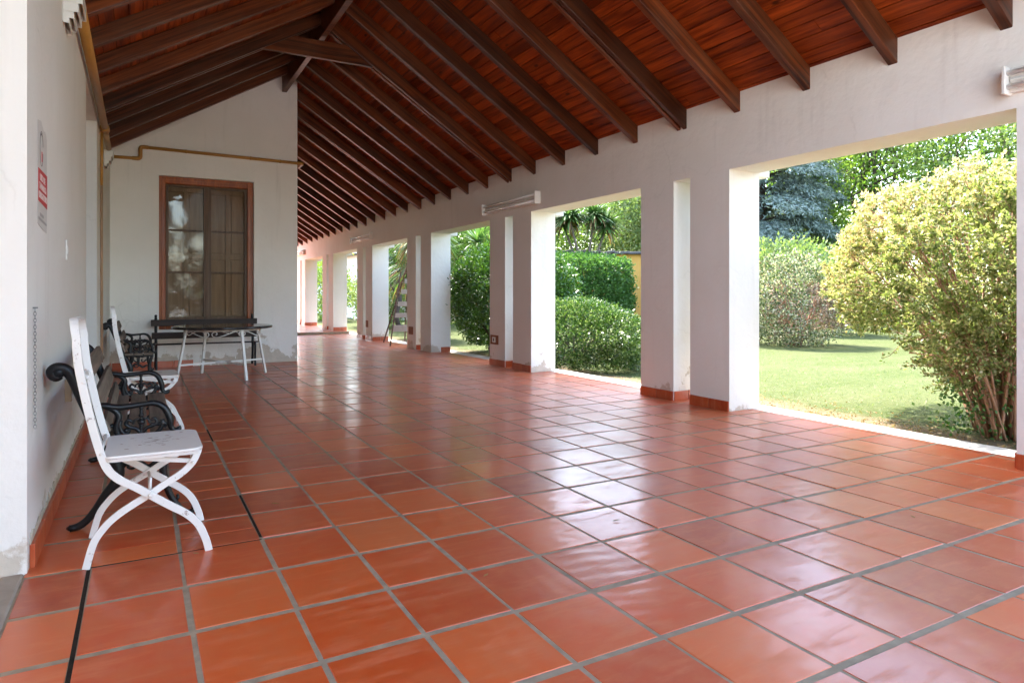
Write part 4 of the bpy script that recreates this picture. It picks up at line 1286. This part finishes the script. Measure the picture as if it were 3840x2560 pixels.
GZ = -0.07
def tree(name, label, x, y, H, cr_, cz, trunk_r, leafm, barkm, K, n_per, leaf, seed, sig, shell=(0.35, 1.0), zmin=0.6, group='tall trees behind the lawn', amp=0.22):
    t = thing(name, label, 'tree', (x, y, GZ), group)
    b = MB()
    topz = cz + 0.35 * cr_[2]
    tr = branchy(b, (x, y, GZ - 0.1), (x + rng.normal() * 0.4, y + rng.normal() * 0.4, topz), trunk_r, trunk_r * 0.3, 0.08, 8, sides=9)
    for q in range(16):
        s0 = tr[rng.integers(2, len(tr) - 1)]
        d = unit(1)[0]; d[2] = abs(d[2]) * 0.8 - 0.05
        e = (x + d[0] * cr_[0] * 0.85, y + d[1] * cr_[1] * 0.85, cz + d[2] * cr_[2] * 0.9)
        pts = branchy(b, s0, e, trunk_r * 0.38, 0.02, 0.14, 6)
        for q2 in range(3):
            d2 = unit(1)[0] * cr_[0] * 0.3
            branchy(b, pts[rng.integers(2, 5)], Vector(pts[-1]) + Vector(d2), trunk_r * 0.14, 0.012, 0.12, 4, sides=5)
    b.build('trunk', barkm, t)
    P, Dn = clump_points(K, n_per, (x, y, cz), cr_, shell, sig, seed, zmin, amp, 2.6)
    D = unit(len(P)) + Dn * 0.5 + np.array([0, 0, -0.2])
    leaf_obj('crown', [leaf_arrays(P, D, leaf * rng.uniform(0.7, 1.3, len(P)), leaf * 0.55)], [leafm], t)
    return t

# --- large flowering shrub by the first opening
def abelia():
    bx, by = 6.30, 2.80
    t = thing('flowering_shrub', 'big yellow green shrub with peach tips and bare russet stems by the kerb', 'shrub', (bx, by, GZ))
    c = np.array([7.0, 3.0, 1.20]); r = np.array([1.5, 1.65, 1.07])
    b = MB(); TW = []
    for q in range(120):
        d = unit(1)[0]; d[2] = abs(d[2]) ** 0.7 * np.sign(rng.random() - 0.22)
        d /= np.linalg.norm(d)
        e = c + d * r * rng.uniform(0.55, 0.92)
        s0 = Vector((bx + d[0] * 0.20 + rng.normal() * 0.06, by + d[1] * 0.20 + rng.normal() * 0.06, GZ))
        m_ = s0.lerp(Vector(e), 0.45) + Vector((0, 0, 0.18 + 0.12 * rng.random())) + Vector(rng.normal(size=3)) * 0.05
        pts = cr([s0, s0.lerp(m_, 0.5) + Vector((0, 0, 0.05)), m_, Vector(e)], 4)
        b.tube(pts, [0.0145 if q < 40 else 0.010, 0.011, 0.008, 0.004], 5)
        for q2 in range(9):
            s1 = pts[rng.integers(len(pts) // 3, len(pts))]
            dd = unit(1)[0] * 0.5 + d * 0.8 + np.array([0, 0, 0.25]); dd /= np.linalg.norm(dd)
            e1 = Vector(s1) + Vector(dd) * rng.uniform(0.18, 0.50)
            # keep inside the rounded outline
            ev = (np.array(e1) - c) / r; nr = np.linalg.norm(ev)
            if nr > 1.06: e1 = Vector(c + ev / nr * r * rng.uniform(0.96, 1.08))
            tw = branchy(b, s1, e1, 0.0055, 0.002, 0.12, 4, sides=3)
            TW.append((np.array(tw[0]), np.array(tw[-1])))
    # outer sprays over the whole surface
    for q in range(2300):
        d = unit(1)[0]
        if d[2] < -0.45: continue
        nr = rng.uniform(0.86, 1.0) * float(lumpy(d[None], 3, 0.07, 4)[0])
        p = c + d * r * nr
        if p[0] < 5.42: continue
        dd = d + unit(1)[0] * 0.7 + np.array([0, 0, 0.2]); dd /= np.linalg.norm(dd)
        e1 = p + dd * rng.uniform(0.05, 0.16)
        if e1[0] < 5.36: continue
        if q % 2 == 0: b.tube([tuple(p - dd * 0.15), tuple(p), tuple(e1)], [0.004, 0.003, 0.0015], 3)
        TW.append((p, e1))
    b.build('stems', M_TWIG, t)
    A0 = np.array([a for a, _ in TW]); A1 = np.array([e for _, e in TW])
    n_per = 54
    tt = rng.uniform(0.25, 1.05, (len(TW), n_per))
    P = (A0[:, None] + (A1 - A0)[:, None] * tt[..., None]).reshape(-1, 3) + rng.normal(size=(len(TW) * n_per, 3)) * 0.016
    D = np.repeat((A1 - A0) / (np.linalg.norm(A1 - A0, axis=1, keepdims=True) + 1e-6), n_per, axis=0) * 0.8 + unit(len(P))
    Z = P[:, 2]
    nr = np.linalg.norm((P - c) / r, axis=1)
    keep = (P[:, 0] > 5.33) & ((nr > 0.5) | (rng.random(len(P)) < 0.35)) & (rng.random(len(P)) < np.clip(0.42 + (Z - 0.2) * 0.7, 0.35, 1.0))
    P, D, nr = P[keep], D[keep], nr[keep]
    tip = (nr > 0.90) & (rng.random(len(P)) < np.clip((P[:, 2] - 1.2) * 0.55 + (P[:, 1] - 3.2) * 0.38, 0.06, 0.85))  # real tips, crowded on the top and sunward side as painted highlights
    mk = lambda m_: leaf_arrays(P[m_], D[m_], 0.036 * rng.uniform(0.55, 1.5, m_.sum()), 0.020)
    leaf_obj('foliage', [mk(~tip), mk(tip)], [L_ABELIA, L_TIP], t)
    # suckers at the foot
    P2 = np.array([bx - 0.25, by + 0.2, 0.10]) + rng.normal(size=(420, 3)) * np.array([0.16, 0.16, 0.13])
    P2 = P2[P2[:, 2] > -0.05]
    leaf_obj('foot_leaves', [leaf_arrays(P2, unit(len(P2)) + np.array([0, 0, 0.4]), 0.042, 0.026)], [L_HEDGE], t)
abelia()

def shrub(name, label, c, r, K, n_per, leaf, leafm, seed, sig, stemm=M_BARKD, zmin=0.0, shell=(0.72, 1.0), amp=0.1, group=None, base=None, box=False, nst=8, extra=None, fr=3.0, cat='shrub'):
    base = base or (c[0], c[1])
    t = thing(name, label, cat, (base[0], base[1], GZ), group)
    b = MB()
    for q in range(nst):
        d = unit(1)[0]; d[2] = abs(d[2])
        e = (c[0] + d[0] * r[0] * 0.75, c[1] + d[1] * r[1] * 0.75, c[2] + d[2] * r[2] * 0.6)
        branchy(b, (base[0] + rng.normal() * 0.06, base[1] + rng.normal() * 0.06, GZ - 0.05), e, 0.028, 0.006, 0.12, 6)
    b.build('stems', stemm, t)
    if box:
        D = unit(K); a = np.abs(D) ** 5; nn = (a.sum(axis=1)) ** (1 / 5); D2 = D / nn[:, None]
        rad = rng.uniform(shell[0], shell[1], K) * lumpy(D, seed, amp, fr)
        C = np.array(c) + D2 * rad[:, None] * np.array(r)
        C = C[C[:, 2] > zmin]; D = D[:len(C)]
        P = np.repeat(C, n_per, axis=0) + rng.normal(size=(len(C) * n_per, 3)) * sig
        Dn = P - np.array(c); Dn /= np.linalg.norm(Dn, axis=1, keepdims=True)
    else:
        P, Dn = clump_points(K, n_per, c, r, shell, sig, seed, zmin, amp, fr)
    D = unit(len(P)) + Dn * 0.9 + np.array([0, 0, 0.35])
    arrs = [leaf_arrays(P, D, leaf * rng.uniform(0.7, 1.3, len(P)), leaf * 0.6)]; mats = [leafm]
    if extra:
        m2, frac = extra; k_ = rng.random(len(P)) < frac(P)
        arrs = [arrs[0][~k_], arrs[0][k_]]; mats = [leafm, m2]
    leaf_obj('foliage', arrs, mats, t)
    return t

shrub('rounded_shrub', 'low rounded clipped shrub filling the lower half of the second opening', (6.40, 9.45, 0.36), (1.0, 1.65, 0.66), 3800, 15, 0.042, L_CLIP, 4, 0.035, zmin=-0.02, shell=(0.82, 1.02), amp=0.05, nst=14)
# deep green ball with visible trunk in the third opening
t = shrub('ball_shrub', 'tall dark glossy ball shaped shrub with bare leaning trunk behind the piers', (6.45, 11.7, 1.10), (1.14, 1.55, 1.0), 3600, 14, 0.055, L_GLOSSY, 5, 0.05, zmin=0.14, shell=(0.80, 1.0), amp=0.07, base=(5.85, 11.25), nst=5)
b = MB()
for e in ((6.1, 11.4, 1.3), (6.6, 11.7, 1.5), (6.3, 11.9, 1.1), (6.2, 12.2, 0.9)):
    branchy(b, (5.85, 11.25, GZ), e, 0.05, 0.02, 0.15, 7)
b.build('trunk', M_BARKD, t)
shrub('clipped_hedge', 'tall block of clipped hedge with rounded shoulders in front of ochre wall', (15.05, 21.75, 1.16), (1.62, 1.95, 1.46), 4200, 12, 0.105, L_HEDGE, 6, 0.07, zmin=0.0, shell=(0.88, 1.0), amp=0.03, box=True, nst=10, cat='hedge')
vb = shrub('variegated_shrub', 'cream speckled round shrub with a dead brown patch on the lawn', (13.3, 10.4, 0.92), (1.30, 1.30, 1.10), 1500, 14, 0.06, L_VARI, 8, 0.06, stemm=M_TWIG, zmin=0.02, shell=(0.78, 1.0), amp=0.08, nst=30,
      extra=(leafmat('dead_brown_leaf', [(0.14, 0.09, 0.06), (0.22, 0.15, 0.10), (0.30, 0.22, 0.15)], 0.15, 0.8), lambda P: np.where((np.abs(P[:, 2] - 0.85) < 0.5) & (P[:, 0] * 0.874 - P[:, 1] * 0.486 > 6.4) & (P[:, 0] * 0.874 - P[:, 1] * 0.486 < 7.6), 0.85, 0.12)))
b = MB()
for q in range(170):
    d = unit(1)[0]; p = np.array([13.05, 10.15, 0.8]) + d * np.array([0.9, 0.9, 0.7]) * 0.8
    dd = unit(1)[0]; branchy(b, tuple(p), tuple(p + dd * 0.5), 0.008, 0.004, 0.2, 4, sides=3)
b.build('dead_twigs', simple('dead_twig', (0.23, 0.17, 0.13), 0.9), vb)
shrub('oleander_hedge', 'pale green feathery hedge rising behind the cream speckled shrub', (17.6, 14.6, 1.15), (1.7, 3.2, 1.45), 1200, 14, 0.13, L_TREE2, 9, 0.12, zmin=0.0, shell=(0.75, 1.0), amp=0.09, nst=12, cat='hedge')
shrub('loose_shrub', 'loose pale green shrub glimpsed through the fifth opening', (7.6, 23.5, 1.1), (1.0, 1.6, 1.15), 700, 12, 0.09, L_TREE2, 12, 0.1, zmin=0.0, shell=(0.6, 1.0), nst=8)
shrub('loose_shrub', 'feathery green shrub glimpsed through the farthest opening', (7.4, 30.5, 1.3), (0.9, 2.2, 1.6), 700, 12, 0.11, L_TREE, 13, 0.12, zmin=0.0, shell=(0.6, 1.0), nst=8)

# blue cedar with layered drooping boughs
def cedar(x, y, H, rmax, seed):
    t = thing('blue_cedar', 'blue grey cedar with drooping layered boughs beyond the speckled shrub', 'tree', (x, y, GZ))
    r_ = np.random.default_rng(seed)
    b = MB(); b.tube([(x, y, GZ - 0.1), (x + 0.1, y, H * 0.5), (x, y, H)], [0.30, 0.2, 0.03], 9)
    Ps = []; Ds = []
    for q in range(150):
        z = 1.2 + (H - 1.4) * (q / 150.0) ** 0.9
        a = r_.random() * 6.28; L = rmax * (1 - (z / H)) ** 0.65 * r_.uniform(0.65, 1.1) + 0.3
        d = Vector((math.cos(a), math.sin(a), 0))
        pts = [Vector((x, y, z)) + d * L * f + Vector((0, 0, 0.22 * L * f * (1 - f) * 2 - 0.16 * L * f * f)) for f in (0, 0.25, 0.5, 0.75, 1.0)]
        b.tube(pts, [0.06, 0.045, 0.03, 0.02, 0.01], 5)
        n = int(240 * L / 3)
        f = np.sqrt(r_.uniform(0.06, 1.0, n)); side = r_.normal(0, 0.16, n) * L * (0.35 + f * 0.5)
        base = np.array([[*(Vector((x, y, z)) + d * L * ff + Vector((0, 0, 0.22 * L * ff * (1 - ff) * 2 - 0.16 * L * ff * ff)))] for ff in f])
        sdv = np.array([-d.y, d.x, 0])
        Pc = base + sdv[None] * side[:, None] + r_.normal(size=(n, 3)) * np.array([0.08, 0.08, 0.05])
        for s_ in range(4):
            Ps.append(Pc + r_.normal(size=(n, 3)) * 0.07)
            Ds.append(np.array(d)[None] * r_.uniform(0.1, 0.9, (n, 1)) + sdv[None] * r_.normal(0, 0.6, (n, 1)) + np.array([0, 0, -0.45])[None] + r_.normal(size=(n, 3)) * 0.3)
    b.build('trunk', M_BARKD, t)
    P = np.concatenate(Ps); D = np.concatenate(Ds)
    leaf_obj('crown', [leaf_arrays(P, D, 0.20 * rng.uniform(0.6, 1.3, len(P)), 0.055)], [L_CEDAR], t)
cedar(23.6, 20.3, 12.5, 4.6, 5)

TG = 'tall trees behind the lawn'
tree('broadleaf_tree', 'broad green tree just right of the blue cedar', 29.5, 18.5, 12, (4.6, 4.6, 5.2), 6.2, 0.26, L_TREE, M_BARKD, 620, 42, 0.19, 21, 0.5, group=TG)
tree('broadleaf_tree', 'bright leafy tree rising behind the left half of the big shrub', 33.0, 14.2, 13, (5.0, 5.0, 5.6), 6.6, 0.28, L_TREE2, M_BARK, 620, 42, 0.20, 22, 0.5, group=TG)
tree('broadleaf_tree', 'bright leafy tree rising behind the right half of the big shrub', 31.0, 9.2, 12, (4.6, 4.6, 5.4), 6.0, 0.24, L_TREE, M_BARK, 620, 42, 0.19, 23, 0.5, group=TG)
tree('broadleaf_tree', 'dark leafy tree standing behind the blue cedar', 33.0, 27.0, 13, (5.0, 5.0, 5.6), 6.4, 0.28, L_TREE, M_BARKD, 500, 36, 0.22, 24, 0.55, group=TG)
tree('broadleaf_tree', 'airy grey green tree behind ochre building, beside the strap leaved palm', 25.5, 33.5, 9, (4.2, 4.2, 3.6), 5.2, 0.18, L_TREE2, M_BARKD, 620, 34, 0.23, 25, 0.55, group=TG)
tree('broadleaf_tree', 'airy pale tree whose leaves touch the second pier edge', 24.0, 27.5, 8, (2.6, 2.6, 3.4), 5.4, 0.16, L_TREE2, M_BARKD, 420, 34, 0.19, 26, 0.45, group=TG)
tree('broadleaf_tree', 'thin tree with open crown seen left of the strap leaved palm', 18.8, 33.5, 9, (3.4, 3.4, 3.2), 4.8, 0.16, L_TREE, M_BARKD, 420, 32, 0.21, 27, 0.5, group=TG)
tree('broadleaf_tree', 'leafy tree filling the top of the third opening', 12.6, 25.5, 9, (3.0, 3.0, 3.0), 4.4, 0.18, L_TREE, M_BARKD, 420, 32, 0.17, 28, 0.4, group=TG)
tree('broadleaf_tree', 'leafy tree filling the top of the fourth opening', 9.8, 25.0, 8, (2.0, 2.4, 2.6), 3.9, 0.16, L_TREE, M_BARKD, 360, 30, 0.15, 29, 0.35, group=TG)
tree('broadleaf_tree', 'small tree overhanging the fifth opening', 7.6, 21.3, 5, (1.2, 1.5, 1.3), 3.05, 0.09, L_GLOSSY, M_BARKD, 220, 24, 0.10, 30, 0.2, zmin=1.6, group=TG)

# strap leaved plants (cordyline / yucca like)
def rosette(P, Ds, n, c, L, W, droop, seed, dry=0.0):
    r_ = np.random.default_rng(seed)
    out = []
    for q in range(n):
        d = r_.normal(size=3); d[2] = abs(d[2]) * 0.9 - 0.35 + 0.2 * r_.random(); d /= np.linalg.norm(d)
        l = L * r_.uniform(0.75, 1.15); p = np.array(c, float); up = np.array([0, 0, 1.0])
        s_ = np.cross(d, up); s_ /= np.linalg.norm(s_) + 1e-6
        pts = []; dirv = d.copy()
        for k_ in range(5):
            pts.append(p.copy()); p = p + dirv * l / 4; dirv = dirv + np.array([0, 0, -droop]) ; dirv /= np.linalg.norm(dirv)
        ws = [0.5, 1.0, 0.9, 0.6, 0.08]
        for k_ in range(4):
            out.append([pts[k_] - s_ * W * ws[k_] / 2, pts[k_ + 1] - s_ * W * ws[k_ + 1] / 2, pts[k_ + 1] + s_ * W * ws[k_ + 1] / 2, pts[k_] + s_ * W * ws[k_] / 2])
    return np.array(out)

def strap_plant(name, label, base, heads, L, W, trunk_r, n=110, droop=0.22, dryskirt=0, seed=1, barkm=M_BARK):
    t = thing(name, label, 'palm', (base[0], base[1], GZ), 'strap leaved palms beyond the arcade')
    b = MB(); gr = []; dr_ = []
    for i, h in enumerate(heads):
        p0 = Vector((base[0] + rng.normal() * 0.05, base[1] + rng.normal() * 0.05, GZ)); p1 = Vector(h)
        m_ = p0.lerp(p1, 0.4) + Vector((0, 0, 0.1 * (p1 - p0).length))
        m_.x = p0.x + (p1.x - p0.x) * 0.25; m_.y = p0.y + (p1.y - p0.y) * 0.25
        b.tube(cr([p0, m_, p1], 6), [trunk_r * 1.2, trunk_r, trunk_r * 0.8], 8)
        gr.append(rosette(None, None, n, h, L, W, droop, seed + i))
        if dryskirt: dr_.append(rosette(None, None, dryskirt, (h[0], h[1], h[2] - 0.15), L * 0.9, W, 0.7, seed + 50 + i))
    b.build('trunk', barkm, t)
    arrs = [np.concatenate(gr)]; mats = [L_PALM]
    if dr_: arrs.append(np.concatenate(dr_)); mats.append(L_DRY)
    leaf_obj('leaves', arrs, mats, t)
    return t
strap_plant('strap_leaf_palm', 'branching palm with spiky strap leaf heads above the ochre building', (16.3, 23.0),
            [(15.42, 22.89, 4.25), (16.49, 22.64, 4.35), (15.75, 23.92, 4.15), (17.16, 22.73, 3.95)], 1.05, 0.10, 0.055, 230, 0.20, 24, 3)
strap_plant('strap_leaf_palm', 'spiky strap leaf palm showing just above the dark ball shrub', (8.3, 15.7), [(8.25, 15.9, 2.15), (8.0, 16.3, 2.5)], 0.95, 0.05, 0.08, 110, 0.12, 0, 8)
strap_plant('strap_leaf_palm', 'leaning trunks with tan skirt of dead leaves in the third opening', (9.9, 16.6), [(9.6, 17.1, 3.55), (9.1, 17.0, 3.3)], 0.8, 0.05, 0.09, 90, 0.3, 40, 12)
strap_plant('strap_leaf_palm', 'drooping strap leaf palm with brown trunks behind the plant stand', (6.75, 17.0), [(6.65, 16.7, 2.65), (6.95, 17.5, 2.9), (6.35, 16.2, 2.45), (6.5, 17.1, 1.75)], 1.15, 0.06, 0.07, 120, 0.36, 70, 17, M_SHEATH)

# ------------------------------------------------------------------ buildings in the garden
ob = thing('ochre_building', 'ochre yellow garden building with dark stepped tile coping behind the hedge', 'building', (17.8, 24.0, GZ))
ang = R(-22)
ux = Vector((math.cos(ang), math.sin(ang), 0)); uy = Vector((-ux.y, ux.x, 0))
b = MB(); c0 = Vector((17.2, 24.4, 0))
b.obox(c0 + uy * 1.6 + Vector((0, 0, 1.42)), ux * 4.5, uy * 1.5, (0, 0, 1.49)); b.build('wall', M_YELL, ob)
b = MB()
for q in range(14):
    xa = -4.6 + q * 0.66
    tl_ = 0.06 if q < 9 else 0.012
    b.obox(c0 + ux * (xa + 0.33) + uy * 0.1 + Vector((0, 0, 2.97)), ux * 0.36 + Vector((0, 0, tl_)), uy * 0.35, Vector((0, 0, 0.055)))
b.obox(c0 + uy * 1.7 + Vector((0, 0, 2.96)), ux * 4.6, uy * 1.5, (0, 0, 0.05))
b.build('roof', M_ROOFT, ob, bevel=0.015)
b = MB(); b.obox(c0 - uy * 0.0 + Vector((0, 0, 0.0)), ux * 4.6, uy * 0.25, (0, 0, 0.07)); b.build('plinth', M_CEM, ob)
wb = thing('white_building', 'white rendered building with dark eaves beyond the fifth opening', 'building', (9.4, 36, GZ))
b = MB(); b.box(9.4, 14, 29.5, 46, GZ - 0.02, 3.15); b.build('wall', M_WHITEB, wb)
b = MB(); b.prism([(8.9, 29.2, 3.08), (14.5, 29.2, 3.08), (11.7, 29.2, 4.6)], (0, 17, 0)); b.build('roof', M_ROOFT, wb)
for y_ in (31.2, 36.0):
    b = MB(); b.box(9.36, 9.40, y_, y_ + 0.85, 0.9, 2.1); b.build('window', M_DARK, wb)

# ------------------------------------------------------------------ lawn blades and floor litter
n = 30000
X = 5.56 + (rng.random(n) ** 1.9) * 6.0; Y = 0.5 + rng.random(n) * 13.0
k_ = rng.random(n) < np.clip((X - 5.55) * 2.0, 0.12, 1.0)
P = np.stack([X, Y, np.full(n, GZ)], 1)[k_]
D = rng.normal(size=(len(P), 3)) * np.array([1, 1, 0.25]) + np.array([0, 0, 0.45])
tag(leaf_obj('grass', [leaf_arrays(P, D, rng.uniform(0.015, 0.045, len(P)), 0.006, np.tile(np.array([0, 0, 1.0]), (len(P), 1)) + rng.normal(size=(len(P), 3)) * 0.3)], [L_GRASS], None, (9, 6, GZ)), 'short sunlit grass on the lawn beyond the arcade', 'grass', kind='stuff')
n = 2600
X = 5.52 + np.abs(rng.normal(size=n)) * 0.45; Y = rng.uniform(-1, 6.5, n)
P = np.stack([X, Y, np.full(n, GZ + 0.006)], 1)
D = rng.normal(size=(n, 3)) * np.array([1, 1, 0.25])
tag(leaf_obj('leaf_litter', [leaf_arrays(P, D, rng.uniform(0.015, 0.04, n), 0.014)], [L_DRY], None, (6, 3, GZ)), 'dry leaf litter lying along the kerb outside', 'litter', kind='stuff')
pts = [(0.72, 4.37), (0.60, 3.7), (1.55, 5.4), (2.3, 4.0), (1.2, 2.35), (3.4, 3.3), (2.0, 2.6), (0.9, 7.6), (1.3, 8.3), (2.6, 5.2), (3.0, 2.4), (3.35, 1.95), (0.22, 3.12)]
P = np.array([(x, y, 0.006) for x, y in pts] + [(rng.uniform(0, 4.8), rng.uniform(1.5, 9), 0.004) for _ in range(160)])
D = rng.normal(size=(len(P), 3)) * np.array([1, 1, 0.15])
Ls = np.concatenate([rng.uniform(0.03, 0.06, len(pts)), rng.uniform(0.004, 0.012, 160)])
tag(leaf_obj('floor_litter', [leaf_arrays(P, D, Ls, Ls * 0.4, np.tile(np.array([0, 0, 1.0]), (len(P), 1)))], [L_DRY], None, (2, 4, 0)), 'few dry leaf bits and crumbs on the terracotta tiles', 'litter', kind='stuff')
